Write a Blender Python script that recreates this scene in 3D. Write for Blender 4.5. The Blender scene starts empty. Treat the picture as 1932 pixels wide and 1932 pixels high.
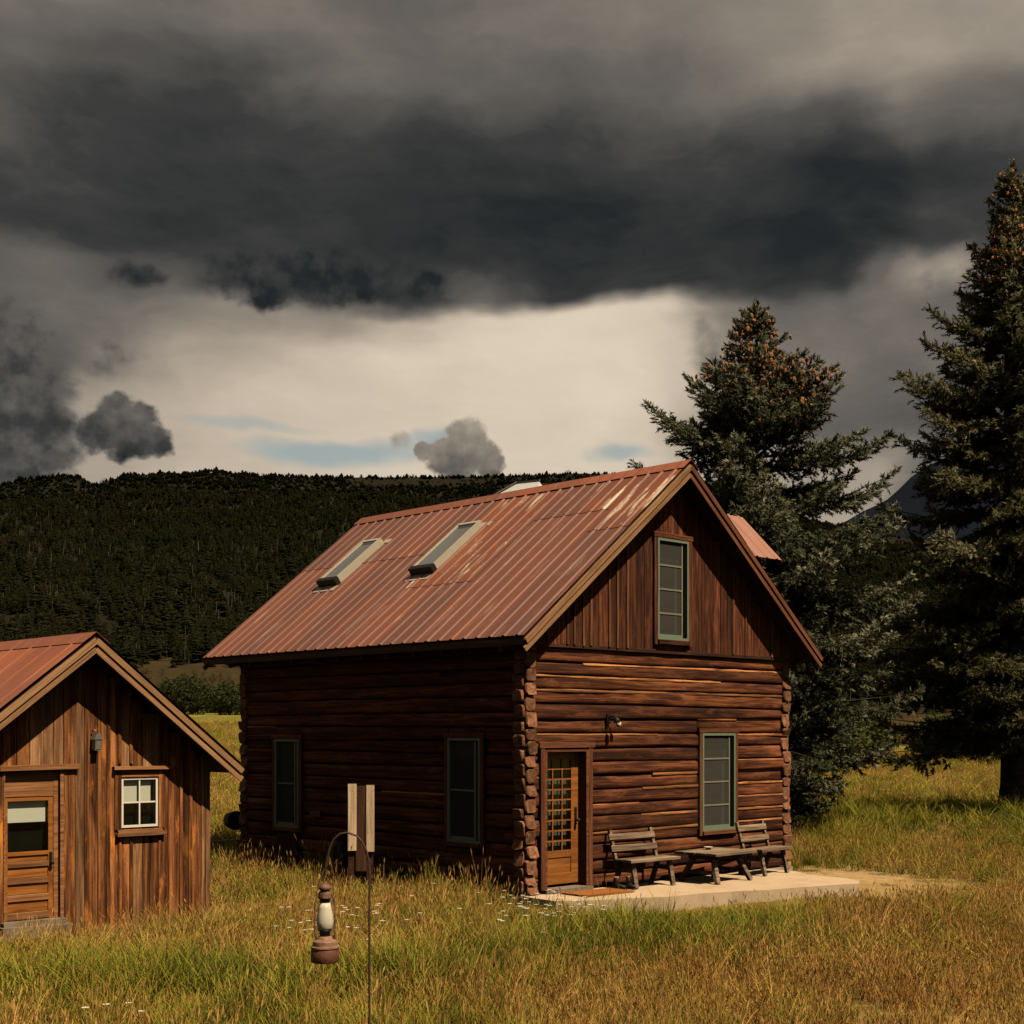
import bpy, math, random
import numpy as np
from mathutils import Vector, Matrix, Euler, noise as mnoise

random.seed(7)
RNG = np.random.default_rng(11)
scene = bpy.context.scene
COL = scene.collection
R = math.radians

# ------------------------------------------------------------------ camera
CAM_H = 2.39
FPX, CX, HZ = 2627.0, 966.0, 1380.0        # focal length, centre and horizon of the photograph, in its pixels (1932 wide)
cam = bpy.data.cameras.new('camera')
cam.sensor_width = 36.0
cam.lens = 36.0 * FPX / 1932.0
cam.shift_y = (HZ - 966.0) / 1932.0
cam.clip_start = 0.1
cam.clip_end = 30000.0
cam_ob = bpy.data.objects.new('camera', cam)
COL.objects.link(cam_ob)
cam_ob.location = (0, 0, CAM_H)
cam_ob.rotation_euler = (R(90), 0, 0)
scene.camera = cam_ob

# ------------------------------------------------------------------ sun
HOUSE_YAW = math.atan2(.693, .721)
SUN_EL = R(57)
SUN_OFF = R(7)
_l = Vector((math.sin(SUN_OFF) * math.cos(SUN_EL), -math.cos(SUN_OFF) * math.cos(SUN_EL), math.sin(SUN_EL)))
SUN_DIR = Matrix.Rotation(HOUSE_YAW, 3, 'Z') @ _l
sun = bpy.data.lights.new('sun', 'SUN')
sun.energy = 5.0
sun.angle = R(0.5)
sun.color = (1.0, 0.80, 0.55)
sun_ob = bpy.data.objects.new('sun', sun)
COL.objects.link(sun_ob)
sun_ob.rotation_euler = SUN_DIR.to_track_quat('Z', 'Y').to_euler()
sun_ob.location = (0, 0, 60)

scene.view_settings.view_transform = 'Standard'
scene.view_settings.look = 'None'
scene.view_settings.exposure = 0.30
scene.view_settings.gamma = 1.0
scene.view_settings.use_curve_mapping = False
scene.render.engine = 'CYCLES'
scene.cycles.max_bounces = 4
scene.cycles.diffuse_bounces = 0
scene.cycles.glossy_bounces = 2
scene.cycles.transparent_max_bounces = 8


# ------------------------------------------------------------------ little node language
class X:
    """A socket with arithmetic."""
    def __init__(s, nt, sock): s.nt, s.s = nt, sock
    def _m(s, op, b=None, c=None, clamp=False):
        n = s.nt.nodes.new('ShaderNodeMath'); n.operation = op; n.use_clamp = clamp
        for i, v in enumerate((s, b, c)):
            if v is None: continue
            if isinstance(v, X): s.nt.links.new(v.s, n.inputs[i])
            else: n.inputs[i].default_value = v
        return X(s.nt, n.outputs[0])
    def __add__(s, b): return s._m('ADD', b)
    __radd__ = __add__
    def __mul__(s, b): return s._m('MULTIPLY', b)
    __rmul__ = __mul__
    def __sub__(s, b): return s._m('SUBTRACT', b)
    def __rsub__(s, b): return (s * -1.0) + b
    def __truediv__(s, b): return s._m('DIVIDE', b)
    def clamp(s): return s._m('ADD', 0.0, clamp=True)
    def smooth(s, a, b):
        n = s.nt.nodes.new('ShaderNodeMapRange'); n.interpolation_type = 'SMOOTHSTEP'
        s.nt.links.new(s.s, n.inputs[0])
        rev = a > b
        if rev: a, b = b, a
        n.inputs[1].default_value = a; n.inputs[2].default_value = b
        n.inputs[3].default_value = 1.0 if rev else 0.0
        n.inputs[4].default_value = 0.0 if rev else 1.0
        return X(s.nt, n.outputs[0])


def link(nt, a, b):
    nt.links.new(a.s if isinstance(a, X) else a, b)

def ramp(nt, fac, stops, interp='LINEAR'):
    n = nt.nodes.new('ShaderNodeValToRGB'); e = n.color_ramp.elements
    n.color_ramp.interpolation = interp
    while len(e) > 1: e.remove(e[-1])
    for i, (p, c) in enumerate(stops):
        if not isinstance(c, (tuple, list)): c = (c, c, c)
        q = e[0] if i == 0 else e.new(p)
        q.position = p; q.color = (c[0], c[1], c[2], 1)
    link(nt, fac, n.inputs[0])
    return X(nt, n.outputs[0])

def noise(nt, vec, scale=1.0, detail=4.0, rough=0.55, dist=0.0, out=0, dim='3D'):
    n = nt.nodes.new('ShaderNodeTexNoise'); n.noise_dimensions = dim
    n.inputs['Scale'].default_value = scale; n.inputs['Detail'].default_value = detail
    n.inputs['Roughness'].default_value = rough; n.inputs['Distortion'].default_value = dist
    if vec is not None: link(nt, vec, n.inputs['Vector'])
    return X(nt, n.outputs[out])

def mapping(nt, vec, scale=(1, 1, 1), offset=None):
    a = nt.nodes.new('ShaderNodeVectorMath'); a.operation = 'MULTIPLY'
    link(nt, vec, a.inputs[0]); a.inputs[1].default_value = scale
    if offset is None: return X(nt, a.outputs[0])
    b = nt.nodes.new('ShaderNodeVectorMath'); b.operation = 'ADD'
    nt.links.new(a.outputs[0], b.inputs[0]); link(nt, offset, b.inputs[1])
    return X(nt, b.outputs[0])

def combine(nt, x, y, z):
    n = nt.nodes.new('ShaderNodeCombineXYZ')
    for i, v in enumerate((x, y, z)):
        if isinstance(v, X): nt.links.new(v.s, n.inputs[i])
        else: n.inputs[i].default_value = v
    return X(nt, n.outputs[0])

def separate(nt, v):
    n = nt.nodes.new('ShaderNodeSeparateXYZ'); link(nt, v, n.inputs[0])
    return [X(nt, o) for o in n.outputs]

def mixc(nt, fac, a, b, mode='MIX'):
    n = nt.nodes.new('ShaderNodeMix'); n.data_type = 'RGBA'; n.blend_type = mode
    for sock, v in ((n.inputs[0], fac), (n.inputs[6], a), (n.inputs[7], b)):
        if isinstance(v, X): nt.links.new(v.s, sock)
        elif isinstance(v, (tuple, list)): sock.default_value = (v[0], v[1], v[2], 1)
        else: sock.default_value = v
    return X(nt, n.outputs[2])


# ------------------------------------------------------------------ sky
def px_az(px): return math.atan2(px - CX, FPX)
def px_el(px, py): return math.atan2(HZ - py, math.hypot(FPX, px - CX))

world = bpy.data.worlds.new('World'); scene.world = world; world.use_nodes = True
nt = world.node_tree; nt.nodes.clear()
tc = nt.nodes.new('ShaderNodeTexCoord')
d = X(nt, tc.outputs['Generated'])
dx, dy, dz = separate(nt, d)
az0 = dx._m('ARCTAN2', dy)
el0 = dz._m('ARCSINE')
w1 = noise(nt, combine(nt, az0 * 5.0 + el0 * 3.0, el0 * 11.0, 0.0), 1.0, 5, .6, dim='2D')
w2 = noise(nt, combine(nt, az0 * 6.0 + 31.0, el0 * 11.0 + 17.0, 0.0), 1.0, 4, .55, dim='2D')
az = az0 + (w1 - .5) * .09
el = el0 + (w2 - .5) * .040
fine = noise(nt, combine(nt, az * 7.0 + el * 5.0 + 5.0, el * 15.0 - az * 2.0, 0.0), 1.0, 6, .60, dim='2D')
AZ0, AZ1 = -0.42, 0.42
azn = ((az - AZ0) / (AZ1 - AZ0)).clamp()
ROWS = [   # (height in the photograph, brightness along the row)
    (890, [(0, .42), (90, .40), (150, .62), (300, .70), (450, .72), (600, .74), (760, .80), (1000, .80), (1200, .80), (1400, .66), (1560, .60), (1660, .60), (1740, .45), (1932, .42)]),
    (800, [(0, .30), (90, .36), (140, .60), (300, .69), (480, .74), (700, .78), (900, .80), (1100, .81), (1210, .77), (1320, .60), (1450, .43), (1600, .37), (1750, .36), (1932, .34)]),
    (690, [(0, .31), (60, .36), (200, .45), (400, .60), (600, .74), (800, .80), (1000, .84), (1180, .83), (1270, .75), (1360, .53), (1480, .44), (1600, .42), (1750, .42), (1932, .38)]),
    (598, [(0, .38), (150, .42), (300, .45), (480, .52), (620, .56), (740, .70), (900, .80), (1100, .82), (1230, .78), (1370, .47), (1480, .38), (1600, .42), (1720, .44), (1932, .40)]),
    (548, [(0, .38), (130, .39), (280, .33), (420, .27), (560, .21), (760, .24), (860, .38), (960, .30), (1060, .20), (1250, .19), (1350, .20), (1480, .20), (1600, .22), (1700, .40), (1760, .45), (1932, .36)]),
    (480, [(0, .25), (150, .23), (320, .22), (500, .24), (700, .21), (900, .20), (1100, .19), (1300, .19), (1500, .17), (1650, .20), (1800, .25), (1932, .25)]),
    (380, [(0, .26), (300, .23), (600, .22), (900, .22), (1200, .20), (1400, .23), (1600, .19), (1800, .20), (1932, .22)]),
    (270, [(0, .32), (150, .28), (400, .25), (650, .28), (900, .24), (1150, .28), (1400, .27), (1600, .30), (1740, .42), (1850, .38), (1932, .36)]),
    (150, [(0, .37), (200, .33), (400, .32), (620, .40), (800, .37), (1000, .35), (1200, .40), (1450, .47), (1620, .57), (1750, .60), (1932, .57)]),
    (30, [(0, .43), (250, .41), (450, .46), (700, .41), (950, .43), (1200, .47), (1450, .51), (1700, .57), (1932, .60)]),
]
rows = []
for py, pts in ROWS:
    stops = [((px_az(px) - AZ0) / (AZ1 - AZ0), v) for px, v in pts]
    rows.append((px_el(966, py), ramp(nt, azn, stops, 'EASE')))
B = rows[0][1]
for (e0, r0), (e1, r1) in zip(rows, rows[1:]):
    t = el.smooth(e0, e1)
    B = B + (r1 - r0) * t if False else B * (1.0 - t) + r1 * t
# towards the rest of the sky the deck goes on in an even storm grey
away = az0._m('ABSOLUTE').smooth(.42, .95)
high = el0.smooth(.50, .95)
rest = 1.0 - (1.0 - away) * (1.0 - high)
B = B * (1.0 - rest) + (0.38 + (w1 - .5) * .35) * rest
wisp = noise(nt, combine(nt, az * 16.0 + el * 14.0, el * 46.0 - az * 5.0, 0.0), 1.0, 5, .62, dim='2D')
B = B + (fine - .5) * .22 * (1.2 - B) + (wisp - .5) * .06 + (w1 - .5) * .04 + (B - .5) * .06

PUFF_N = noise(nt, combine(nt, az0 * 34.0, el0 * 40.0, 0.0), 1.0, 4, .6, dim='2D')
CU_N = noise(nt, combine(nt, az0 * 60.0 + 9.0, el0 * 66.0, 0.0), 1.0, 5, .52, dim='2D')
RAG = (CU_N - .5) + (PUFF_N - .5) * .8
DIRV = {}
def cumulus(lobes, val, soft=.16, amp=.75, shade=.10, wide=1.0):
    """A heap of round lobes (x, y, radius in photograph pixels) with a ragged edge, paler on top."""
    global B
    if wide not in DIRV: DIRV[wide] = combine(nt, az0 * (FPX / wide), el0 * FPX, 0.0)
    dd = None
    for px, py, r in lobes:
        n = nt.nodes.new('ShaderNodeVectorMath'); n.operation = 'DISTANCE'
        link(nt, DIRV[wide], n.inputs[0]); n.inputs[1].default_value = (px_az(px) * FPX / wide, px_el(px, py) * FPX, 0)
        q = X(nt, n.outputs['Value']) * (1.0 / r)
        dd = q if dd is None else dd._m('SMOOTH_MIN', q, .25)
    m = (dd + RAG * amp).smooth(1.0 + soft, 1.0 - soft)
    cy = sum(l[1] for l in lobes) / len(lobes); cr = max(l[2] for l in lobes)
    vy = ((el0 * FPX - px_el(lobes[0][0], cy) * FPX) * (1.0 / cr))._m('MAXIMUM', -1.5)._m('MINIMUM', 1.5)
    v = val + vy * shade + RAG * .26
    B = B * (1.0 - m) + v * m
cumulus([(600, 522, 38), (500, 520, 34), (700, 528, 30), (790, 538, 20), (515, 556, 22)], .175, .55, 1.1, .02, 2.4)
cumulus([(250, 520, 18), (278, 524, 13)], .22, .7, 1.0, .0, 2.0)
cumulus([(-10, 690, 85), (30, 790, 66), (90, 805, 38), (10, 870, 62), (105, 868, 34)], .29, .45, 1.1, .01, 1.15)
cumulus([(230, 812, 46), (188, 818, 36), (280, 828, 36), (222, 782, 36), (258, 792, 30)], .31, .22, .85, .06, 1.15)
cumulus([(868, 862, 46), (833, 856, 32), (882, 828, 38), (918, 866, 32), (800, 852, 20)], .49, .18, .8, .09, 1.0)
cumulus([(757, 832, 16)], .62, .5, 1.0, .03, 1.0)
cumulus([(205, 668, 24), (195, 692, 18)], .43, .9, 1.4, .0, 1.2)
cumulus([(1335, 625, 24), (1338, 690, 26)], .50, .6, 1.1, .05, 1.0)
cumulus([(1745, 522, 28), (1800, 508, 28)], .55, .8, 1.2, .06, 1.7)

ccol = ramp(nt, B, [(0.0, (.010, .012, .013)), (.15, (.019, .0225, .0245)), (.25, (.046, .047, .045)), (.40, (.138, .124, .110)),
                    (.55, (.285, .245, .198)), (.70, (.49, .41, .32)), (.84, (.70, .60, .47)), (1.0, (.88, .78, .64))])
# gaps of blue low over the hill
gap = None
for px, py, rx, ry, k in ((640, 852, 190, 26, .85), (480, 800, 150, 13, .5), (1165, 857, 75, 15, .75), (800, 835, 60, 22, .8)):
    ux = (az - px_az(px)) / (rx / FPX); uy = (el - px_el(px, py)) / (ry / FPX)
    m = (ux * ux + uy * uy)._m('SQRT').smooth(1.3, .3) * k
    gap = m if gap is None else gap._m('MAXIMUM', m)
gap = gap * B.smooth(.55, .70)
skyt = nt.nodes.new('ShaderNodeTexSky'); skyt.sky_type = 'NISHITA'; skyt.sun_disc = False
skyt.sun_elevation = SUN_EL; skyt.sun_rotation = math.atan2(SUN_DIR.x, SUN_DIR.y)
skyt.altitude = 2600; skyt.air_density = 1.0; skyt.dust_density = 1.5
blue = mixc(nt, 1.0, X(nt, skyt.outputs[0]), (.10, .11, .075), 'MULTIPLY')
blue = mixc(nt, .50, blue, (.40, .41, .39))          # thin high cloud over the blue
final = mixc(nt, gap, ccol, blue)
bg = nt.nodes.new('ShaderNodeBackground'); bg.inputs[1].default_value = 0.82
link(nt, final, bg.inputs[0])
wo = nt.nodes.new('ShaderNodeOutputWorld'); nt.links.new(bg.outputs[0], wo.inputs[0])
world.cycles.sampling_method = 'MANUAL'; world.cycles.sample_map_resolution = 512


# ------------------------------------------------------------------ materials
MAT = {}
def new_mat(name):
    m = bpy.data.materials.new(name); m.use_nodes = True
    nt = m.node_tree; nt.nodes.clear()
    o = nt.nodes.new('ShaderNodeOutputMaterial'); b = nt.nodes.new('ShaderNodeBsdfPrincipled')
    nt.links.new(b.outputs[0], o.inputs[0])
    b.inputs['Specular IOR Level'].default_value = .25
    MAT[name] = m
    return m, nt, b

def bump(nt, b, h, strength=.4, dist=.01):
    n = nt.nodes.new('ShaderNodeBump'); n.inputs['Strength'].default_value = strength; n.inputs['Distance'].default_value = dist
    link(nt, h, n.inputs['Height']); nt.links.new(n.outputs[0], b.inputs['Normal'])

def obj_coords(nt, spread=37.0):
    tc = nt.nodes.new('ShaderNodeTexCoord'); oi = nt.nodes.new('ShaderNodeObjectInfo')
    rnd = X(nt, oi.outputs['Random'])
    return X(nt, tc.outputs['Object']), rnd, combine(nt, rnd * spread, rnd * spread * 1.7, rnd * spread * 2.3)

def wood(name, dark, mid, light, streak=14.0, along=1.1, contrast=1.0, vary=.35, rough=.85, knots=0.0, tint=None, tint_amt=0.0, bumpk=.5, spec=.2):
    m, nt, b = new_mat(name)
    co, rnd, off = obj_coords(nt)
    v = mapping(nt, co, (along, streak, streak), off)
    n1 = noise(nt, v, 1.0, 6, .62, .6)
    n2 = noise(nt, mapping(nt, co, (along * 3, streak * 5, streak * 5), off), 1.0, 4, .6)
    n3 = noise(nt, mapping(nt, co, (.9, 2.4, 2.4), off), 1.0, 4, .6)
    f = (n1 - .5) * (1.5 * contrast) + (n2 - .5) * (.7 * contrast) + .5
    c = ramp(nt, f, [(.12, dark), (.45, mid), (.82, light)])
    c = mixc(nt, n3.smooth(.48, .72) * .55, c, dark)
    if tint is not None:
        n4 = noise(nt, mapping(nt, co, (1.4, 5, 5), off), 1.0, 5, .65)
        c = mixc(nt, n4.smooth(.52, .68) * tint_amt, c, tint)
    if knots:
        vo = nt.nodes.new('ShaderNodeTexVoronoi'); link(nt, mapping(nt, co, (2.6, 7, 7), off), vo.inputs['Vector'])
        kd = X(nt, vo.outputs['Distance']).smooth(.20, .08)
        c = mixc(nt, kd * knots, c, (dark[0] * .5, dark[1] * .45, dark[2] * .4))
    g = rnd * (2 * vary) + (1 - vary)
    c = mixc(nt, 1.0, c, combine_col(nt, g), 'MULTIPLY')
    link(nt, c, b.inputs['Base Color']); b.inputs['Roughness'].default_value = rough
    b.inputs['Specular IOR Level'].default_value = spec
    bump(nt, b, n1 * .7 + n2 * .5, bumpk, .012)
    return m

def combine_col(nt, g):
    n = nt.nodes.new('ShaderNodeCombineColor')
    for i in range(3): nt.links.new(g.s, n.inputs[i])
    return X(nt, n.outputs[0])

def plain(name, col, rough=.6, metal=0.0, var=.25, scale=12.0, bumpk=.15, spec=.3, second=None, amt=.5):
    m, nt, b = new_mat(name)
    co, rnd, off = obj_coords(nt)
    n = noise(nt, mapping(nt, co, (scale, scale, scale), off), 1.0, 6, .65)
    k = (n - .5) * (2 * var) + 1.0
    c = mixc(nt, 1.0, col, combine_col(nt, k), 'MULTIPLY')
    if second is not None:
        n2 = noise(nt, mapping(nt, co, (scale * .6,) * 3, off), 1.0, 6, .7)
        c = mixc(nt, n2.smooth(.45, .62) * amt, c, second)
    link(nt, c, b.inputs['Base Color'])
    b.inputs['Roughness'].default_value = rough; b.inputs['Metallic'].default_value = metal
    b.inputs['Specular IOR Level'].default_value = spec
    bump(nt, b, n, bumpk, .01)
    return m

# dark stained hewn logs, their bleached ends and pale strips that paint sunlight on their top edges
wood('log', (.017, .0052, .0030), (.060, .0180, .0080), (.21, .072, .026), 12, .6, 1.30, .38, .85, tint=(.22, .080, .034), tint_amt=.6, bumpk=.9)
wood('log_weathered', (.06, .026, .016), (.16, .075, .046), (.34, .18, .115), 11, .8, 1.1, .35, .9, bumpk=.9)
wood('log_end', (.065, .026, .014), (.20, .088, .045), (.36, .18, .10), 9, 9, 1.1, .35, .9, bumpk=.9)
wood('log_edge_lit', (.06, .021, .008), (.24, .092, .032), (.54, .25, .095), 22, .9, 1.5, .5, .85)
wood('gable_board', (.015, .0050, .0030), (.062, .0185, .0085), (.18, .060, .023), 15, 1.0, 1.2, .45, .8, tint=(.20, .07, .028), tint_amt=.5, bumpk=.7)
wood('batten', (.045, .016, .008), (.12, .045, .02), (.24, .10, .045), 22, 1.0, 1.1, .4, .8)
wood('rake_tan', (.12, .06, .03), (.27, .145, .07), (.40, .24, .12), 22, .8, 1.0, .2, .8)
wood('rake_red', (.06, .022, .012), (.15, .055, .028), (.24, .10, .05), 22, .8, 1.0, .2, .8)
wood('casing', (.045, .015, .007), (.12, .043, .019), (.22, .088, .040), 22, 1.0, 1.0, .25, .8)
wood('door_wood', (.13, .042, .010), (.27, .095, .020), (.40, .165, .04), 16, 1.3, .9, .15, .45, spec=.4, bumpk=.2)
wood('shed_board', (.032, .0108, .0040), (.135, .047, .0155), (.36, .150, .052), 11, .55, 1.5, .6, .85, knots=.9, tint=(.52, .185, .035), tint_amt=.9, bumpk=1.0)
wood('shed_grey', (.065, .028, .012), (.22, .105, .048), (.42, .24, .12), 15, .9, 1.1, .3, .9, knots=.5, bumpk=.8)
wood('shed_trim', (.09, .036, .015), (.24, .105, .042), (.40, .20, .09), 20, .9, 1.1, .25, .85)
wood('bench_wood', (.05, .034, .022), (.16, .110, .074), (.38, .28, .19), 22, 1.0, 1.1, .25, .9, bumpk=.6)
wood('pale_plank', (.24, .155, .095), (.50, .37, .24), (.64, .50, .34), 14, .9, 1.0, .12, .8, knots=1.0, bumpk=.3)
wood('dark_post', (.018, .008, .005), (.045, .019, .011), (.09, .04, .022), 16, .9, 1.0, .25, .85)
wood('grey_timber', (.11, .09, .075), (.24, .20, .17), (.36, .31, .26), 16, .9, 1.0, .2, .9)
wood('deck_under', (.03, .016, .010), (.07, .036, .021), (.12, .065, .04), 16, .9, 1.0, .25, .9)
wood('bark', (.020, .014, .010), (.055, .038, .028), (.11, .08, .06), 7, 1.5, 1.2, .2, .95, bumpk=1.0)
plain('green_paint', (.15, .20, .145), .5, 0, .25, 20, .1)
plain('white_paint', (.72, .69, .62), .5, 0, .12, 14, .1)
plain('sash', (.20, .185, .15), .55, 0, .2, 18, .1)
plain('unlit_dark', (.006, .006, .006), .9, 0, .3, 30, .1, .1)  # near-black, paints the unlit room behind the shed panes
plain('interior', (.03, .022, .017), .95, 0, .3, 3, .1, .1)
plain('blind', (.86, .84, .76), .8, 0, .06, 6, .1)
plain('curtain', (.11, .105, .09), .9, 0, .25, 8, .1)
plain('black_metal', (.018, .017, .017), .45, .3, .3, 20, .1)
plain('grey_metal', (.24, .235, .23), .45, .6, .3, 16, .2)
plain('zinc', (.80, .82, .85), .38, .35, .2, 9, .1)
plain('cream_metal', (.46, .42, .34), .45, .2, .15, 8, .1)
plain('rust_tank', (.15, .062, .042), .6, .15, .35, 30, .4, .35, (.10, .035, .02), .7)
plain('rust_pale', (.30, .175, .12), .6, .15, .3, 40, .3, .35, (.18, .075, .045), .7)
plain('rust_cap', (.21, .115, .09), .75, .1, .4, 60, .5, .3, (.09, .045, .035), .8)
plain('hook_iron', (.075, .048, .036), .6, .4, .4, 50, .3)
plain('mat_coir', (.30, .105, .022), .95, 0, .35, 45, .6)
plain('boot', (.022, .018, .016), .6, 0, .3, 20, .2)
plain('boot_trim', (.40, .24, .12), .7, 0, .3, 20, .2)
plain('dish', (.72, .66, .54), .4, 0, .1, 20, .1)
plain('petal', (.80, .78, .70), .7, 0, .1, 20, 0)
plain('stem', (.10, .12, .035), .8, 0, .2, 20, 0)
plain('cone_scales', (.36, .155, .062), .8, 0, .35, 25, .3)
plain('threshold', (.22, .175, .13), .9, 0, .4, 8, .6, .2, (.11, .07, .045), .8)
plain('rock', (.36, .28, .20), .95, 0, .3, 9, .8)

def glass_mat(name, tint, refl):
    m = bpy.data.materials.new(name); m.use_nodes = True; nt = m.node_tree; nt.nodes.clear()
    o = nt.nodes.new('ShaderNodeOutputMaterial'); mx = nt.nodes.new('ShaderNodeMixShader')
    t = nt.nodes.new('ShaderNodeBsdfTransparent'); t.inputs[0].default_value = (*tint, 1)
    g = nt.nodes.new('ShaderNodeBsdfGlossy'); g.inputs['Roughness'].default_value = .04
    fr = nt.nodes.new('ShaderNodeFresnel'); fr.inputs[0].default_value = 1.5
    geo = nt.nodes.new('ShaderNodeNewGeometry')
    f = (X(nt, fr.outputs[0]) * (1.0 - X(nt, geo.outputs['Backfacing'])) * refl).clamp()
    link(nt, f, mx.inputs[0]); nt.links.new(t.outputs[0], mx.inputs[1]); nt.links.new(g.outputs[0], mx.inputs[2])
    nt.links.new(mx.outputs[0], o.inputs[0]); MAT[name] = m
glass_mat('glass', (.88, .90, .88), 1.0)
glass_mat('skylight_glass', (.85, .88, .90), 2.5)

def screen_mat():
    m = bpy.data.materials.new('insect_screen'); m.use_nodes = True; nt = m.node_tree; nt.nodes.clear()
    o = nt.nodes.new('ShaderNodeOutputMaterial'); mx = nt.nodes.new('ShaderNodeMixShader'); mx.inputs[0].default_value = .5
    t = nt.nodes.new('ShaderNodeBsdfTransparent')
    b = nt.nodes.new('ShaderNodeBsdfDiffuse'); b.inputs[0].default_value = (.075, .075, .068, 1)
    nt.links.new(t.outputs[0], mx.inputs[1]); nt.links.new(b.outputs[0], mx.inputs[2]); nt.links.new(mx.outputs[0], o.inputs[0])
    MAT['insect_screen'] = m
screen_mat()

def frosted():
    m, nt, b = new_mat('frosted_glass')
    b.inputs['Base Color'].default_value = (.60, .56, .46, 1); b.inputs['Roughness'].default_value = .35
    b.inputs['Subsurface Weight'].default_value = .6
    b.inputs['Subsurface Radius'].default_value = (.02, .02, .015)
frosted()

def roof_metal(name, base, rust, pale, pale_amt, vary, thr=.57):
    m, nt, b = new_mat(name)
    co, rnd, off = obj_coords(nt)
    st = noise(nt, mapping(nt, co, (.55, 9, 1), off), 1.0, 6, .6, .4)
    bl = noise(nt, mapping(nt, co, (.8, 2.2, 1), off), 1.0, 5, .6)
    sp = noise(nt, mapping(nt, co, (22, 30, 22), off), 1.0, 5, .7)
    c = mixc(nt, (st.smooth(.42, .70) * .55 + bl.smooth(.5, .66) * .5).clamp(), base, rust)
    r2 = rnd.smooth(.45, .95)
    c = mixc(nt, r2 * .55, c, rust)
    gp = noise(nt, mapping(nt, co, (.9, 5, 1), off), 1.0, 5, .65)
    c = mixc(nt, gp.smooth(thr, thr + .11) * pale_amt, c, pale)
    k = (sp - .5) * .55 + (rnd - .5) * vary + 1.0
    c = mixc(nt, 1.0, c, combine_col(nt, k), 'MULTIPLY')
    link(nt, c, b.inputs['Base Color'])
    b.inputs['Roughness'].default_value = .55; b.inputs['Specular IOR Level'].default_value = .35
    bump(nt, b, sp * .5 + st, .25, .008)
roof_metal('roof_metal', (.150, .070, .056), (.215, .070, .036), (.48, .37, .28), .22, .30)
roof_metal('roof_metal_worn', (.185, .072, .048), (.27, .082, .034), (.62, .52, .40), 1.0, .2, .56)
roof_metal('shed_roof_metal', (.25, .090, .056), (.34, .11, .05), (.50, .30, .18), .15, .2)
roof_metal('cap_metal', (.24, .088, .058), (.32, .10, .045), (.50, .33, .22), .2, .3)
roof_metal('dormer_metal', (.36, .185, .14), (.34, .15, .10), (.55, .42, .34), .2, .2)

def foliage(name, cols, trans=.25, rough=.75):
    m = bpy.data.materials.new(name); m.use_nodes = True; nt = m.node_tree; nt.nodes.clear()
    o = nt.nodes.new('ShaderNodeOutputMaterial'); b = nt.nodes.new('ShaderNodeBsdfPrincipled')
    at = nt.nodes.new('ShaderNodeAttribute'); at.attribute_name = 'tone'
    c = ramp(nt, X(nt, at.outputs['Fac']), cols)
    link(nt, c, b.inputs['Base Color']); b.inputs['Roughness'].default_value = rough
    b.inputs['Specular IOR Level'].default_value = .2
    tr = nt.nodes.new('ShaderNodeBsdfTranslucent'); link(nt, c, tr.inputs[0])
    mx = nt.nodes.new('ShaderNodeMixShader'); mx.inputs[0].default_value = trans
    nt.links.new(b.outputs[0], mx.inputs[1]); nt.links.new(tr.outputs[0], mx.inputs[2]); nt.links.new(mx.outputs[0], o.inputs[0])
    MAT[name] = m
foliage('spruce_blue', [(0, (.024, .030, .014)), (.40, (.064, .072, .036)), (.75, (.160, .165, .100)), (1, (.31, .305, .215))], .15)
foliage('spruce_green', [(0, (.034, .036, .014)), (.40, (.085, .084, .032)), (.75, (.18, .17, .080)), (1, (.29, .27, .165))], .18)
foliage('shrub_leaf', [(0, (.025, .035, .010)), (.6, (.06, .07, .02)), (1, (.11, .11, .035))], .25)

def instance_leaf(name, a, b_, patch=None, trans=.3):
    """Scattered plants: colour varies by plant and by drifts over the ground."""
    m = bpy.data.materials.new(name); m.use_nodes = True; nt = m.node_tree; nt.nodes.clear()
    o = nt.nodes.new('ShaderNodeOutputMaterial'); b = nt.nodes.new('ShaderNodeBsdfDiffuse')
    oi = nt.nodes.new('ShaderNodeObjectInfo'); geo = nt.nodes.new('ShaderNodeNewGeometry')
    at = nt.nodes.new('ShaderNodeAttribute'); at.attribute_name = 'tone'
    r = X(nt, oi.outputs['Random']); tn = X(nt, at.outputs['Fac'])
    c = mixc(nt, (r * .65 + tn * .35).clamp(), a, b_)
    if patch:
        p = noise(nt, mapping(nt, X(nt, geo.outputs['Position']), (patch[1],) * 3), 1.0, 4, .6)
        c = mixc(nt, p.smooth(.42, .62) * patch[2], c, patch[0])
    link(nt, c, b.inputs[0])
    tr = nt.nodes.new('ShaderNodeBsdfTranslucent'); link(nt, c, tr.inputs[0])
    mx = nt.nodes.new('ShaderNodeMixShader'); mx.inputs[0].default_value = trans
    nt.links.new(b.outputs[0], mx.inputs[1]); nt.links.new(tr.outputs[0], mx.inputs[2]); nt.links.new(mx.outputs[0], o.inputs[0])
    MAT[name] = m
instance_leaf('grass_straw', (.36, .185, .038), (.92, .58, .20), ((.42, .32, .055), .45, .45))
instance_leaf('grass_green', (.13, .150, .020), (.35, .34, .050), ((.46, .38, .055), .3, .5))
instance_leaf('grass_rust', (.28, .115, .035), (.50, .25, .085), None)
instance_leaf('grass_deep', (.060, .085, .014), (.155, .18, .032), None)
instance_leaf('far_conifer', (.009, .012, .006), (.025, .028, .012), ((.022, .020, .010), .006, .7), .1)  # cloud shadow on the hill is painted into these near-black tree colours
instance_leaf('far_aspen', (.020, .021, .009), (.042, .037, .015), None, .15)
instance_leaf('far_trunk', (.07, .06, .048), (.15, .13, .10), None, 0.0)

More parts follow.
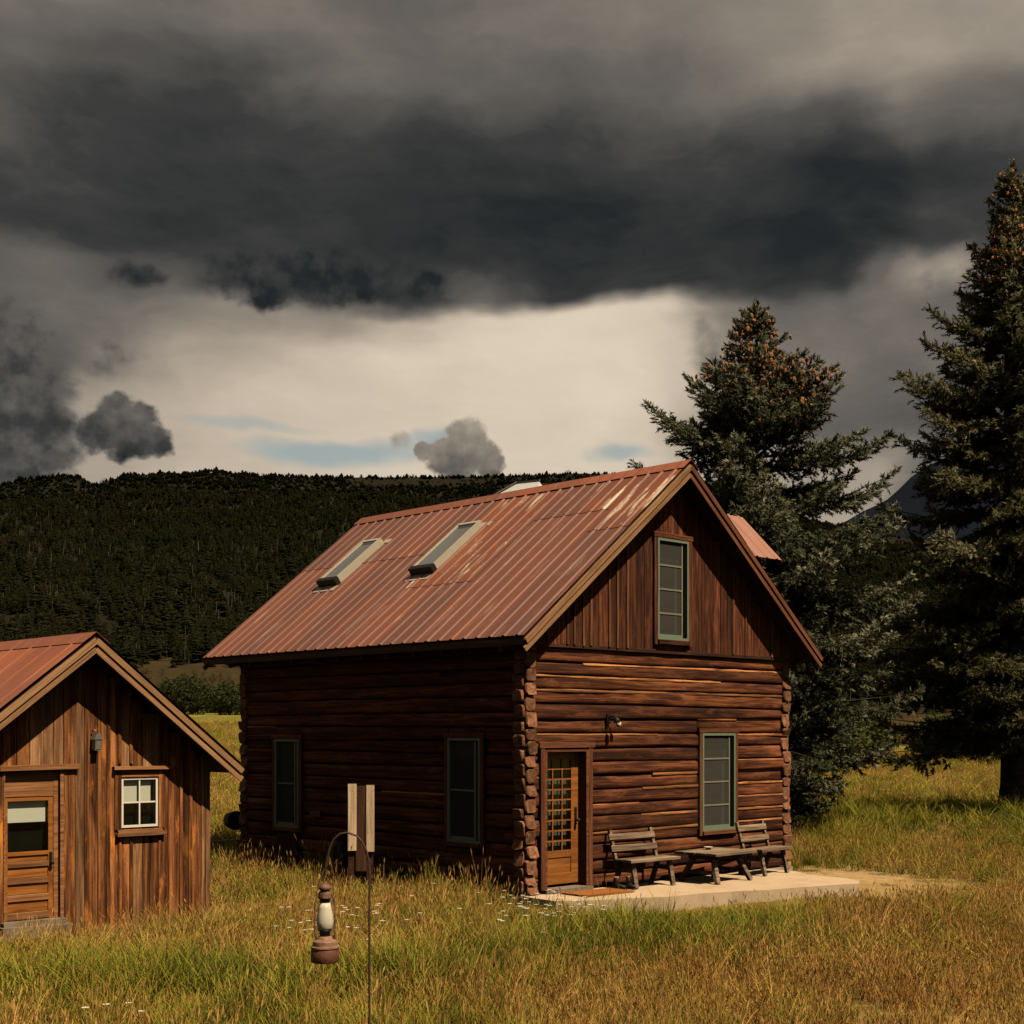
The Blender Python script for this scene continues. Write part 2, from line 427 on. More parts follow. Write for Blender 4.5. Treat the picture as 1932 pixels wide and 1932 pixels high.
def ground_mat():
    m, nt, b = new_mat('ground_soil')
    geo = nt.nodes.new('ShaderNodeNewGeometry'); p = X(nt, geo.outputs['Position'])
    at = nt.nodes.new('ShaderNodeAttribute'); at.attribute_name = 'cover'
    cov = X(nt, at.outputs['Fac'])
    n1 = noise(nt, p, .35, 6, .6); n2 = noise(nt, p, 5.0, 6, .7); n3 = noise(nt, p, .05, 5, .6); n4 = noise(nt, mapping(nt, p, (.35, .06, 1)), 1.0, 4, .6)
    c = ramp(nt, n1 + (n2 - .5) * .6, [(.25, (.10, .095, .022)), (.5, (.23, .165, .05)), (.75, (.34, .215, .085))])
    far = ramp(nt, n4 * .6 + n2 * .4, [(.3, (.085, .090, .016)), (.5, (.155, .145, .026)), (.68, (.26, .20, .040))])
    c = mixc(nt, at_fac(nt, 'far'), c, far)
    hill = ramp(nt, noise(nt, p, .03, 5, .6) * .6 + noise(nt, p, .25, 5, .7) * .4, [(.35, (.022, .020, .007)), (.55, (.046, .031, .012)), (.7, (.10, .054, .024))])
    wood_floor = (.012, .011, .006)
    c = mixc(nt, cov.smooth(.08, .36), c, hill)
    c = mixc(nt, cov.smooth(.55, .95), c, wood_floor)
    sand = ramp(nt, n2, [(.3, (.30, .19, .085)), (.6, (.46, .32, .165))])
    c = mixc(nt, at_fac(nt, 'bare') * (n2 * .6 + .7)._m('MINIMUM', 1.0), c, sand)
    link(nt, c, b.inputs['Base Color']); b.inputs['Roughness'].default_value = .95
    b.inputs['Specular IOR Level'].default_value = .1
    bump(nt, b, n2, .6, .06)
def at_fac(nt, name):
    a = nt.nodes.new('ShaderNodeAttribute'); a.attribute_name = name
    return X(nt, a.outputs['Fac'])
ground_mat()
plain('mountain_rock', (.0035, .0075, .018), .95, 0, .3, .004, .2, .1)  # distance haze put into the base colour as navy

def patio_mat():
    m, nt, b = new_mat('patio_stone')
    co, rnd, off = obj_coords(nt)
    n1 = noise(nt, co, 1.1, 7, .7); n2 = noise(nt, co, 16, 6, .75)
    c = ramp(nt, n1 * .6 + n2 * .4, [(.30, (.24, .165, .10)), (.42, (.44, .325, .215)), (.7, (.60, .465, .325))])
    link(nt, c, b.inputs['Base Color']); b.inputs['Roughness'].default_value = .95
    bump(nt, b, n2, .3, .01)
patio_mat()


# ------------------------------------------------------------------ mesh helpers
def raw_mesh(name, verts, faces, mats, fmat=None, smooth=False, attrs=None):
    me = bpy.data.meshes.new(name)
    me.from_pydata([tuple(v) for v in verts] if not isinstance(verts, np.ndarray) else verts.tolist(), [],
                   faces if not isinstance(faces, np.ndarray) else faces.tolist())
    for mm in mats: me.materials.append(MAT[mm])
    if fmat is not None: me.polygons.foreach_set('material_index', np.asarray(fmat, dtype=np.int32))
    if smooth is True: me.polygons.foreach_set('use_smooth', np.ones(len(me.polygons), dtype=bool))
    elif smooth is not False: me.polygons.foreach_set('use_smooth', np.asarray(smooth, dtype=bool))
    for k, v in (attrs or {}).items():
        a = me.attributes.new(k, 'FLOAT', 'POINT'); a.data.foreach_set('value', np.asarray(v, dtype=np.float32))
    me.update()
    return me

class MB:
    """Collects shapes and builds them as one mesh object."""
    def __init__(s): s.v, s.f, s.m, s.sm = [], [], [], []
    def add(s, vs, fs, mi=0, smooth=False):
        o = len(s.v); s.v += [tuple(q) for q in vs]
        for f in fs: s.f.append([i + o for i in f]); s.m.append(mi); s.sm.append(smooth)
    def box(s, lo, hi, mi=0, jit=0.0, bevel=0.0):
        x0, y0, z0 = lo; x1, y1, z1 = hi
        vs = [(x, y, z) for z in (z0, z1) for y in (y0, y1) for x in (x0, x1)]
        if jit: vs = [(x + random.uniform(-jit, jit), y + random.uniform(-jit, jit), z + random.uniform(-jit, jit)) for x, y, z in vs]
        s.add(vs, [(0, 2, 3, 1), (4, 5, 7, 6), (0, 1, 5, 4), (2, 6, 7, 3), (0, 4, 6, 2), (1, 3, 7, 5)], mi)
    def bar(s, a, b, w, t, up=(0, 0, 1), mi=0, jit=0.0):
        a, b = Vector(a), Vector(b); d = (b - a).normalized(); u = Vector(up)
        n = d.cross(u)
        if n.length < 1e-4: n = d.cross(Vector((1, 0, 0)))
        n.normalize(); u = n.cross(d)
        vs = []
        for p in (a, b):
            for i, j in ((-1, -1), (1, -1), (1, 1), (-1, 1)):
                vs.append(p + n * (i * w / 2 + random.uniform(-jit, jit)) + u * (j * t / 2 + random.uniform(-jit, jit)))
        s.add(vs, [(0, 1, 2, 3), (7, 6, 5, 4), (0, 4, 5, 1), (1, 5, 6, 2), (2, 6, 7, 3), (3, 7, 4, 0)], mi)
    def tube(s, pts, rad, n=8, mi=0, caps=True):
        pts = [Vector(p) for p in pts]; k = len(pts)
        if not isinstance(rad, (list, tuple)): rad = [rad] * k
        ref = None; vs = []
        for i, p in enumerate(pts):
            t = (pts[min(i + 1, k - 1)] - pts[max(i - 1, 0)]).normalized()
            if ref is None: ref = Vector((1, 0, 0)) if abs(t.x) < .9 else Vector((0, 1, 0))
            a = (ref - t * ref.dot(t)).normalized(); ref = a; b = t.cross(a)
            for j in range(n):
                q = 2 * math.pi * j / n
                vs.append(p + (a * math.cos(q) + b * math.sin(q)) * rad[i])
        fs = [(i * n + j, i * n + (j + 1) % n, (i + 1) * n + (j + 1) % n, (i + 1) * n + j) for i in range(k - 1) for j in range(n)]
        s.add(vs, fs, mi, True)
        if caps:
            o = len(s.v) - len(vs)
            s.f.append([o + j for j in range(n)][::-1]); s.m.append(mi); s.sm.append(False)
            s.f.append([o + (k - 1) * n + j for j in range(n)]); s.m.append(mi); s.sm.append(False)
    def lathe(s, prof, n=20, mi=0, c=(0, 0, 0), smooth=True):
        vs = []
        for r, z in prof:
            for j in range(n):
                q = 2 * math.pi * j / n
                vs.append((c[0] + r * math.cos(q), c[1] + r * math.sin(q), c[2] + z))
        fs = [(i * n + j, i * n + (j + 1) % n, (i + 1) * n + (j + 1) % n, (i + 1) * n + j) for i in range(len(prof) - 1) for j in range(n)]
        s.add(vs, fs, mi, smooth)
        o = len(s.v) - len(vs)
        s.f.append([o + j for j in range(n)][::-1]); s.m.append(mi); s.sm.append(False)
        s.f.append([o + (len(prof) - 1) * n + j for j in range(n)]); s.m.append(mi); s.sm.append(False)
    def prism(s, poly, axis, a, b, mi=0):
        """poly of 2-D points extruded along an axis ('x','y','z') from a to b."""
        def P(p, t): return {'x': (t, p[0], p[1]), 'y': (p[0], t, p[1]), 'z': (p[0], p[1], t)}[axis]
        n = len(poly)
        vs = [P(p, a) for p in poly] + [P(p, b) for p in poly]
        s.add(vs, [list(range(n)), list(range(2 * n - 1, n - 1, -1))] + [(i, i + n, (i + 1) % n + n, (i + 1) % n) for i in range(n)], mi)
    def build(s, name, mats, parent=None, loc=None, rotz=0.0, mat4=None):
        if isinstance(mats, str): mats = [mats]
        me = raw_mesh(name, s.v, s.f, mats, s.m, s.sm)
        fix_normals(me)
        return put(name, me, parent, loc, rotz, mat4)

import bmesh
def fix_normals(me):
    bm = bmesh.new(); bm.from_mesh(me); bmesh.ops.recalc_face_normals(bm, faces=bm.faces); bm.to_mesh(me); bm.free()

def put(name, me, parent=None, loc=None, rotz=0.0, mat4=None):
    o = bpy.data.objects.new(name, me); COL.objects.link(o)
    if parent is not None: o.parent = parent
    if mat4 is not None: o.matrix_basis = mat4
    else:
        if loc is not None: o.location = loc
        o.rotation_euler = (0, 0, rotz)
    return o

def empty(name, loc, rotz=0.0):
    o = bpy.data.objects.new(name, None); o.empty_display_size = .2; COL.objects.link(o)
    o.location = loc; o.rotation_euler = (0, 0, rotz)
    return o

def tag(o, label, cat, group=None, kind=None):
    o['label'] = label; o['category'] = cat
    if group: o['group'] = group
    if kind: o['kind'] = kind
    return o

def structure(o): o['kind'] = 'structure'; return o

def frame_mat(p0, p1, normal):
    """matrix whose x runs p0->p1, z along normal, origin p0."""
    x = (Vector(p1) - Vector(p0)).normalized(); z = Vector(normal); z = (z - x * z.dot(x)).normalized(); y = z.cross(x)
    m = Matrix((x, y, z)).transposed().to_4x4(); m.translation = Vector(p0)
    return m

def plank(name, p0, p1, width, thick, normal, mat, parent, jit=.004, segs=None, ends=.004, mi=None):
    """A board from p0 to p1 (centre line of its back), face towards normal, slightly uneven."""
    L = (Vector(p1) - Vector(p0)).length
    n = segs or max(1, min(6, int(L / .5)))
    vs, fs = [], []
    c = min(.006, thick * .25, width * .1)
    ph = random.uniform(0, 99)
    for i in range(n + 1):
        x = L * i / n
        if i == 0: x -= random.uniform(0, ends)
        if i == n: x += random.uniform(0, ends)
        w0 = width / 2 + jit * (mnoise.noise(Vector((x * 1.3, ph, 0))))
        w1_ = width / 2 + jit * (mnoise.noise(Vector((x * 1.3, ph, 7))))
        b = jit * .6 * mnoise.noise(Vector((x * .9, ph, 14)))
        vs += [(x, -w0, 0), (x, -w0, thick - c + b), (x, -w0 + c, thick + b), (x, w1_ - c, thick + b), (x, w1_, thick - c + b), (x, w1_, 0)]
    for i in range(n):
        for j in range(6):
            a, b2 = i * 6 + j, i * 6 + (j + 1) % 6
            fs.append((a, a + 6, b2 + 6, b2))
    fs.append(tuple(range(6))); fs.append(tuple(n * 6 + j for j in range(5, -1, -1)))
    me = raw_mesh(name, vs, fs, [mat])
    fix_normals(me)
    return put(name, me, parent, mat4=frame_mat(p0, p1, normal))

def log(name, p0, p1, h, depth, outward, mats, parent, e0=False, e1=False, wander=.012, h1=None):
    """A hewn log, centre line p0->p1, height h, face towards outward; e0/e1: that end projects past a corner."""
    L = (Vector(p1) - Vector(p0)).length
    xs = [0.0]
    if e0: xs += [.05, .15, .24]
    n = max(2, int((L - .6) / .34)); a, b = xs[-1], L - (.24 if e1 else 0.0)
    xs += [a + (b - a) * (i + 1) / n for i in range(n)]
    if e1: xs += [L - .15, L - .05, L]
    prof = []
    K = 14
    for j in range(K):
        q = 2 * math.pi * (j + .5) / K
        cs, sn = math.cos(q), math.sin(q)
        prof.append((math.copysign(abs(cs) ** .34, cs), math.copysign(abs(sn) ** .46, sn)))
    ph = random.uniform(0, 500); ek0, ek1 = random.uniform(.82, .97), random.uniform(.82, .97); sl0, sl1 = random.uniform(-.035, .035), random.uniform(-.035, .035)
    vs, fs, fm = [], [], []
    for x in xs:
        k = 1.0
        if e0 and x < .16: k = ek0 + (.97 - ek0) * (x / .16)
        if e1 and L - x < .16: k = ek1 + (.97 - ek1) * ((L - x) / .16)
        kd = 1.0 if k > .99 else .70 + .28 * k
        cz = wander * 1.1 * mnoise.noise(Vector((x * .55, ph, 3)))
        cy = wander * 1.5 * mnoise.noise(Vector((x * .45, ph, 11)))
        if k < .96: cz += random.uniform(-.005, .005); cy += random.uniform(-.006, .006)
        hh = (h + ((h1 if h1 else h) - h) * x / L) / 2 * k * (1 + .05 * mnoise.noise(Vector((x * .8, ph, 21))))
        for j, (u, w) in enumerate(prof):
            r = .008 * mnoise.noise(Vector((x * 2.3, u * 2 + ph, w * 2)))
            xx = x
            if (e0 and x == 0.0) or (e1 and x == L): xx = x + random.uniform(-.008, .008) + (sl0 if x == 0 else sl1) * w
            vs.append((xx, cz + w * hh + r, cy + u * depth / 2 * kd + r * 1.3))
    m = len(xs)
    for i in range(m - 1):
        for j in range(K):
            fs.append((i * K + j, i * K + (j + 1) % K, (i + 1) * K + (j + 1) % K, (i + 1) * K + j))
            fm.append(1 if ((e0 and xs[i + 1] <= .06) or (e1 and xs[i] >= L - .06)) else 0)
    sm = [True] * len(fs)
    fs.append(tuple(range(K))[::-1]); fm.append(1); sm.append(False)
    fs.append(tuple((m - 1) * K + j for j in range(K))); fm.append(1); sm.append(False)
    me = raw_mesh(name, vs, fs, mats, fm, sm)
    fix_normals(me)
    return put(name, me, parent, mat4=frame_mat(p0, p1, outward))

# photograph pixel -> point on the ground plane z (used only to lay plants and things out on the ground)
def on_ground(px, py, z=0.0):
    k = (CAM_H - z) * FPX / (py - HZ)
    return ((px - CX) / FPX * k, k)
def at_depth(px, py, y):
    return Vector(((px - CX) / FPX * y, y, CAM_H + (HZ - py) / FPX * y))


# ------------------------------------------------------------------ terrain
H0 = Vector((.185, 20.25, 0.0))                    # near corner of the cabin
TX = Vector((math.cos(HOUSE_YAW), math.sin(HOUSE_YAW), 0)); TY = Vector((-math.sin(HOUSE_YAW), math.cos(HOUSE_YAW), 0))
HW, HL = 6.58, 7.46
def to_house(x, y):
    q = Vector((x, y, 0)) - H0
    return q.dot(TX), q.dot(TY)
S0 = Vector((-4.48, 20.5, -.40)) - TX * 3.97       # near left corner of the shed
SW, SL = 3.97, 4.2
def to_shed(x, y):
    q = Vector((x, y, 0)) - Vector((S0.x, S0.y, 0))
    return q.dot(TX), q.dot(TY)
def sstep(a, b, x):
    t = np.clip((x - a) / (b - a), 0, 1); return t * t * (3 - 2 * t)
RIDGE = [(-2600, 985), (-1200, 950), (-500, 920), (0, 914), (60, 904), (120, 897), (150, 902), (172, 917), (200, 908), (245, 896), (400, 894), (560, 900), (700, 901),
         (900, 899), (1100, 893), (1250, 899), (1400, 948), (1550, 985), (1700, 1015), (1900, 1030), (2600, 1060), (5000, 1100)]
_ra = np.array([math.atan2(p - CX, FPX) for p, _ in RIDGE]); _rt = np.array([(HZ - q) / FPX * math.cos(math.atan2(p - CX, FPX)) for p, q in RIDGE])
RR = 1300.0
def hnoise(x, y, s, seed):
    x, y = np.broadcast_arrays(np.asarray(x, float), np.asarray(y, float))
    out = np.empty(x.size)
    for i, (a, b) in enumerate(zip(x.ravel(), y.ravel())): out[i] = mnoise.fractal(Vector((a * s, b * s, seed)), 1.0, 2.0, 4)
    return out.reshape(x.shape)
def ground_z(x, y, detail=True):
    x = np.asarray(x, float); y = np.asarray(y, float)
    r = np.hypot(x, y); a = np.arctan2(x, y)
    z = np.full(x.shape, -.10)
    # the shed stands a little lower, the lawn falls away to the left in front of it
    z = z - .36 * np.exp(-(((x + 6.5) / 4.2) ** 2 + ((y - 18.5) / 4.6) ** 2))
    z = z - .25 * sstep(16, 8, y) * (r < 40)
    # the meadow climbs to the left behind the buildings, stays level to the right
    left = sstep(.12, -.14, a)
    z = z + left * .030 * np.clip(r - 31, 0, 240)
    z = z + (1 - left) * (.35 * sstep(26, 34, r) * sstep(.12, .25, a) - .0 * r)
    z = z + .10 * np.clip(r - 20, 0, 60) / 60 * np.sin(x * .21 + 1.0) * np.cos(y * .13)
    hu, hv = (x - H0.x) * TX.x + (y - H0.y) * TX.y, (x - H0.x) * TY.x + (y - H0.y) * TY.y
    pf = -.95 - .32 * np.clip(hu, 0, 5.4)
    z = z - .17 * np.exp(-((hv - pf + .8) / 1.1) ** 2) * sstep(-1.2, .2, hu) * (1 - sstep(6.2, 7.5, hu))
    H = np.interp(a, _ra, _rt) * RR + CAM_H
    back = sstep(1.35, 1.9, np.abs(a)); H = H * (1 - back) + 60 * back
    t = np.clip((r - 250) / (RR - 250), 0, 1)
    shape = .22 * t + .78 * t ** 1.55
    hill = (H - left * 7.0) * shape
    over = np.clip(r - RR, 0, 3000)
    hill = hill - over * .16
    z = z + hill
    return z
NA = 300
rad = np.concatenate([np.linspace(0.5, 60, 90), np.geomspace(61, 1300, 95), np.geomspace(1330, 2600, 12)])
ang = []
for i in range(NA): ang.append(2 * math.pi * i / NA - math.pi)
ang = np.array(ang)
# more spokes where the camera looks
fine_a = np.linspace(-.55, .55, 260); ang = np.sort(np.concatenate([ang[np.abs(ang) > .556], fine_a]))
NA = len(ang)
AA, RG = np.meshgrid(ang, rad)
GX, GY = np.sin(AA) * RG, np.cos(AA) * RG
GZ = ground_z(GX, GY)
hill_t = np.clip((RG - 260) / 500, 0, 1)
GZ = GZ + hill_t * 9.0 * hnoise(GX, GY, .006, 4.0) * (RG < 1290) + .05 * hnoise(GX, GY, .5, 8.0) * (RG < 90) * (RG > 3)
V = np.stack([GX.ravel(), GY.ravel(), GZ.ravel()], 1)
F = []
for i in range(len(rad) - 1):
    for j in range(NA):
        k = (j + 1) % NA
        F.append((i * NA + j, i * NA + k, (i + 1) * NA + k, (i + 1) * NA + j))
F.append(tuple(range(NA))[::-1])
clear = sstep(-.30, -.24, AA) * (1 - sstep(-.185, -.12, AA))
cover = .40 * sstep(190, 250, RG) + .6 * sstep(330 + 60 * clear, 380 + 90 * clear, RG)
qx, qy = (GX - H0.x) * TX.x + (GY - H0.y) * TX.y, (GX - H0.x) * TY.x + (GY - H0.y) * TY.y
sx_, sy_ = (GX - S0.x) * TX.x + (GY - S0.y) * TX.y, (GX - S0.x) * TY.x + (GY - S0.y) * TY.y
bare = np.exp(-(((qx - 6.6) / 1.6) ** 2 + ((qy + 1.2) / 1.5) ** 2)) * .95
bare = np.maximum(bare, np.exp(-((np.clip(np.abs(sx_ - 2.2) - 2.0, 0, 9) / .7) ** 2 + ((sy_ + .35) / .5) ** 2)) * .9)
me = raw_mesh('ground', V, F, ['ground_soil'], None, True, {'cover': cover.ravel(), 'far': sstep(26, 48, RG).ravel(), 'bare': bare.ravel()})
structure(put('ground', me))

# far mountain to the right, its haze painted in as blue rock
def mountain():
    pts = [(-900, 1010), (600, 1040), (1300, 1010), (1560, 1000), (1660, 945), (1730, 895), (1790, 858), (1860, 825), (1960, 795), (2150, 800), (2500, 870), (3200, 930), (4200, 1010)]
    vs, fs = [], []; n = 0
    D = 7000.0
    xs = np.arange(-900, 4200, 25); ys = np.interp(xs, [p[0] for p in pts], [p[1] for p in pts])
    rows_ = [(0.60, 0.0), (.74, .35), (.88, .72), (1.0, 1.0), (1.15, .6), (1.35, 0.0)]
    for kd, kh in rows_:
        for x, y in zip(xs, ys):
            dd = D * kd
            top = (HZ - y) / FPX * D + 10 * mnoise.noise(Vector((x * .011, 0, 0))) * 4
            vs.append(((x - CX) / FPX * D + 60 * mnoise.noise(Vector((x * .006, kd * 2, 1))), dd, -60 + (top + 60) * kh * (1 + (.12 * mnoise.noise(Vector((x * .012, kd * 5, 2))) if kh < 1 else 0))))
    n = len(xs)
    for i in range(len(rows_) - 1):
        for j in range(n - 1): fs.append((i * n + j, i * n + j + 1, (i + 1) * n + j + 1, (i + 1) * n + j))
    structure(put('mountain', raw_mesh('mountain', vs, fs, ['mountain_rock'], None, True)))
mountain()

# ------------------------------------------------------------------ scattering (grass, wood)
SRC = bpy.data.collections.new('plant_sources')
def scatter(name, sources, pts, rots, scls, idx, zsc=None):
    col = bpy.data.collections.new(name + '_source')
    for i, me in enumerate(sources):
        o = bpy.data.objects.new('%s_%02d' % (name, i), me); col.objects.link(o)
    me = bpy.data.meshes.new(name)
    me.vertices.add(len(pts)); me.vertices.foreach_set('co', np.asarray(pts, np.float32).ravel())
    a = me.attributes.new('rot', 'FLOAT_VECTOR', 'POINT'); a.data.foreach_set('vector', np.asarray(rots, np.float32).ravel())
    a = me.attributes.new('scl', 'FLOAT_VECTOR', 'POINT'); a.data.foreach_set('vector', np.asarray(scls, np.float32).ravel())
    a = me.attributes.new('idx', 'INT', 'POINT'); a.data.foreach_set('value', np.asarray(idx, np.int32))
    o = put(name, me)
    ng = bpy.data.node_groups.new(name, 'GeometryNodeTree')
    ng.interface.new_socket('Geometry', in_out='INPUT', socket_type='NodeSocketGeometry')
    ng.interface.new_socket('Geometry', in_out='OUTPUT', socket_type='NodeSocketGeometry')
    N = ng.nodes
    gi, go = N.new('NodeGroupInput'), N.new('NodeGroupOutput')
    ci = N.new('GeometryNodeCollectionInfo'); ci.inputs['Collection'].default_value = col
    ci.inputs['Separate Children'].default_value = True; ci.inputs['Reset Children'].default_value = True
    ip = N.new('GeometryNodeInstanceOnPoints'); ip.inputs['Pick Instance'].default_value = True
    def na(nm, ty):
        q = N.new('GeometryNodeInputNamedAttribute'); q.data_type = ty; q.inputs['Name'].default_value = nm
        return [s for s in q.outputs if s.enabled and s.name == 'Attribute'][0]
    er = N.new('FunctionNodeEulerToRotation')
    ng.links.new(na('rot', 'FLOAT_VECTOR'), er.inputs[0]); ng.links.new(er.outputs[0], ip.inputs['Rotation'])
    ng.links.new(na('scl', 'FLOAT_VECTOR'), ip.inputs['Scale']); ng.links.new(na('idx', 'INT'), ip.inputs['Instance Index'])
    ng.links.new(gi.outputs[0], ip.inputs['Points']); ng.links.new(ci.outputs[0], ip.inputs['Instance'])
    ng.links.new(ip.outputs[0], go.inputs[0])
    md = o.modifiers.new('scatter', 'NODES'); md.node_group = ng
    o['kind'] = 'stuff'
    return o

# --- the wooded hill
def conifer_mesh(i):
    rg = random.Random(100 + i)
    vs, fs, tn, fm = [], [], [], []
    wr = rg.uniform(.13, .20)
    for k in range(150):
        t = rg.random() ** .8; z = .08 + .90 * t
        r = wr * (1 - t) ** .75 * rg.uniform(.45, 1.15) + .012
        q = rg.uniform(0, 6.283); w = .045 + .05 * (1 - t); dr = rg.uniform(.01, .07)
        ca, sa = math.cos(q), math.sin(q); o = len(vs); tt = rg.random()
        vs += [(ca * r * .15, sa * r * .15, z + .05), (ca * r - sa * w, sa * r + ca * w, z - dr + rg.uniform(-.03, .03)), (ca * r + sa * w, sa * r - ca * w, z - dr + rg.uniform(-.03, .03))]
        tn += [tt] * 3; fs.append((o, o + 1, o + 2)); fm.append(0)
    for k in range(3):
        o = len(vs); q = 2.1 * k; vs += [(.012 * math.cos(q), .012 * math.sin(q), .86), (.012 * math.cos(q + 2), .012 * math.sin(q + 2), .86), (0, 0, 1.0)]; tn += [.5] * 3; fs.append((o, o + 1, o + 2)); fm.append(0)
    o = len(vs)
    for j in range(4):
        q = math.pi / 2 * j
        vs.append((.012 * math.cos(q), .012 * math.sin(q), -.06)); vs.append((.008 * math.cos(q), .008 * math.sin(q), .2)); tn += [0, 0]
    for j in range(4): fs.append((o + 2 * j, o + 2 * ((j + 1) % 4), o + 2 * ((j + 1) % 4) + 1, o + 2 * j + 1)); fm.append(1)
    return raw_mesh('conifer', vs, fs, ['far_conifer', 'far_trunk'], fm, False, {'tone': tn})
def aspen_mesh(i, dead=False):
    rg = random.Random(300 + i)
    vs, fs, tn, fm = [], [], [], []
    def tri(p, s, m):
        o = len(vs)
        for _ in range(3):
            vs.append((p[0] + rg.uniform(-s, s), p[1] + rg.uniform(-s, s), p[2] + rg.uniform(-s, s))); tn.append(rg.random())
        fs.append((o, o + 1, o + 2)); fm.append(m)
    if not dead:
        for k in range(130):
            t = rg.random(); z = .38 + .62 * t; r = .17 * math.sin(math.pi * min(1, .12 + t * .88)) ** .7
            q = rg.uniform(0, 6.28); rr = r * math.sqrt(rg.random())
            tri((rr * math.cos(q), rr * math.sin(q), z), .035, 0)
    top = .55 if not dead else rg.uniform(.7, 1.0)
    o = len(vs)
    for j in range(4):
        q = math.pi / 2 * j
        vs.append((.016 * math.cos(q), .016 * math.sin(q), -.06)); vs.append((.007 * math.cos(q) + .01, .007 * math.sin(q), top)); tn += [rg.random()] * 2
    for j in range(4): fs.append((o + 2 * j, o + 2 * ((j + 1) % 4), o + 2 * ((j + 1) % 4) + 1, o + 2 * j + 1)); fm.append(1)
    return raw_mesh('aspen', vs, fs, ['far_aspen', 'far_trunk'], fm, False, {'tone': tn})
def wooded_hill():
    src = [conifer_mesh(i) for i in range(6)] + [aspen_mesh(i) for i in range(4)] + [aspen_mesh(9, True), aspen_mesh(10, True)]
    P, Ro, Sc, Ix = [], [], [], []
    n = 70000
    u = RNG.random(n); r = np.sqrt(330 ** 2 + u * (1345 ** 2 - 330 ** 2)); a = RNG.uniform(-.66, .66, n)
    x, y = np.sin(a) * r, np.cos(a) * r
    z = ground_z(x, y)
    ht = np.clip((r - 260) / 500, 0, 1); hn = hnoise(x, y, .006, 4.0); z = z + ht * 9.0 * hn * (r < 1290)
    dn = hnoise(x, y, .011, 31.0)
    clr = sstep(-.30, -.24, a) * (1 - sstep(-.185, -.12, a))
    keep = (r > 345 + 15 * clr) & ((dn > -.55) | (r > 1100))
    keep &= ~((a > .0) & (r < 420) & (RNG.random(n) < .5))
    for i in np.nonzero(keep)[0]:
        asp = RNG.random() < (.55 if dn[i] > .05 and r[i] < 1000 else .16)
        h = RNG.uniform(3.2, 8.0) * (1.5 if RNG.random() < .07 else 1.0)
        if asp:
            h *= .95; k = 6 + int(RNG.integers(0, 4)) if RNG.random() < .60 else 10 + int(RNG.integers(0, 2))
        else: k = int(RNG.integers(0, 6))
        if r[i] > 1120: h *= .45
        w = h * RNG.uniform(1.2, 2.2) * (2.0 if r[i] > 1120 else 1.0)
        P.append((x[i], y[i], z[i] - .3)); Ro.append((RNG.normal(0, .03), RNG.normal(0, .03), RNG.uniform(0, 6.28))); Sc.append((w, w, h)); Ix.append(k)
    for k in range(420):                                # scrub thinning out down the slope
        rr_ = 225 + 125 * RNG.random() ** .6; aa = RNG.uniform(-.6, .1); xx, yy = math.sin(aa) * rr_, math.cos(aa) * rr_
        zz = float(ground_z(xx, yy)); h = RNG.uniform(1.2, 3.6)
        P.append((xx, yy, zz - .9 * h * .38)); Ro.append((0, 0, RNG.uniform(0, 6.28))); Sc.append((h * 2.0, h * 2.0, h)); Ix.append(6 + int(RNG.integers(0, 4)))
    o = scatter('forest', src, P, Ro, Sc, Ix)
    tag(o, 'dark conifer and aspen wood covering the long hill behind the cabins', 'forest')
wooded_hill()


# ------------------------------------------------------------------ grass
def tuft_mesh(i, n, hgt, spread, width, lean, mat, seed_head=0.0, head_mat=None):
    rg = random.Random(900 + i)
    vs, fs, tn, fm = [], [], [], []
    for b in range(n):
        q = rg.uniform(0, 6.283); rr = spread * math.sqrt(rg.random())
        bx, by = rr * math.cos(q), rr * math.sin(q)
        h = hgt * rg.uniform(.45, 1.1); la = rg.uniform(0, 6.283); ln = lean * h * rg.uniform(.15, 1.1)
        dx, dy = math.cos(la) * ln, math.sin(la) * ln
        fa = rg.uniform(0, 3.14); wx, wy = math.cos(fa) * width / 2, math.sin(fa) * width / 2
        o = len(vs); t0 = rg.random()
        for t, wk in ((0, 1.0), (.45, .85), (.8, .55)):
            cx_, cy_ = bx + dx * t * t, by + dy * t * t; z = h * (t - .10 * t * t * lean)
            vs += [(cx_ - wx * wk, cy_ - wy * wk, z), (cx_ + wx * wk, cy_ + wy * wk, z)]; tn += [t0, t0]
        vs.append((bx + dx, by + dy, h * (1 - .15 * lean))); tn.append(t0)
        fs += [(o, o + 1, o + 3, o + 2), (o + 2, o + 3, o + 5, o + 4), (o + 4, o + 5, o + 6)]; fm += [0, 0, 0]
        if rg.random() < seed_head:
            tip = Vector(vs[o + 6]); o2 = len(vs); hl = .05 + .05 * rg.random(); hw = .006
            dirv = Vector((dx, dy, h)).normalized()
            for k in range(2):
                fb = fa + k * 1.57; sx, sy = math.cos(fb) * hw, math.sin(fb) * hw
                o2 = len(vs); t1 = rg.random()
                vs += [tuple(tip - dirv * .02), tuple(tip + dirv * hl * .4 + Vector((sx, sy, 0))), tuple(tip + dirv * hl), tuple(tip + dirv * hl * .4 - Vector((sx, sy, 0)))]
                tn += [t1] * 4; fs.append((o2, o2 + 1, o2 + 2, o2 + 3)); fm.append(1 if head_mat else 0)
    return raw_mesh('tuft', vs, fs, [mat] + ([head_mat] if head_mat else []), fm, False, {'tone': tn})

def pnoise(x, y, s, seed): return hnoise(x, y, s, seed)
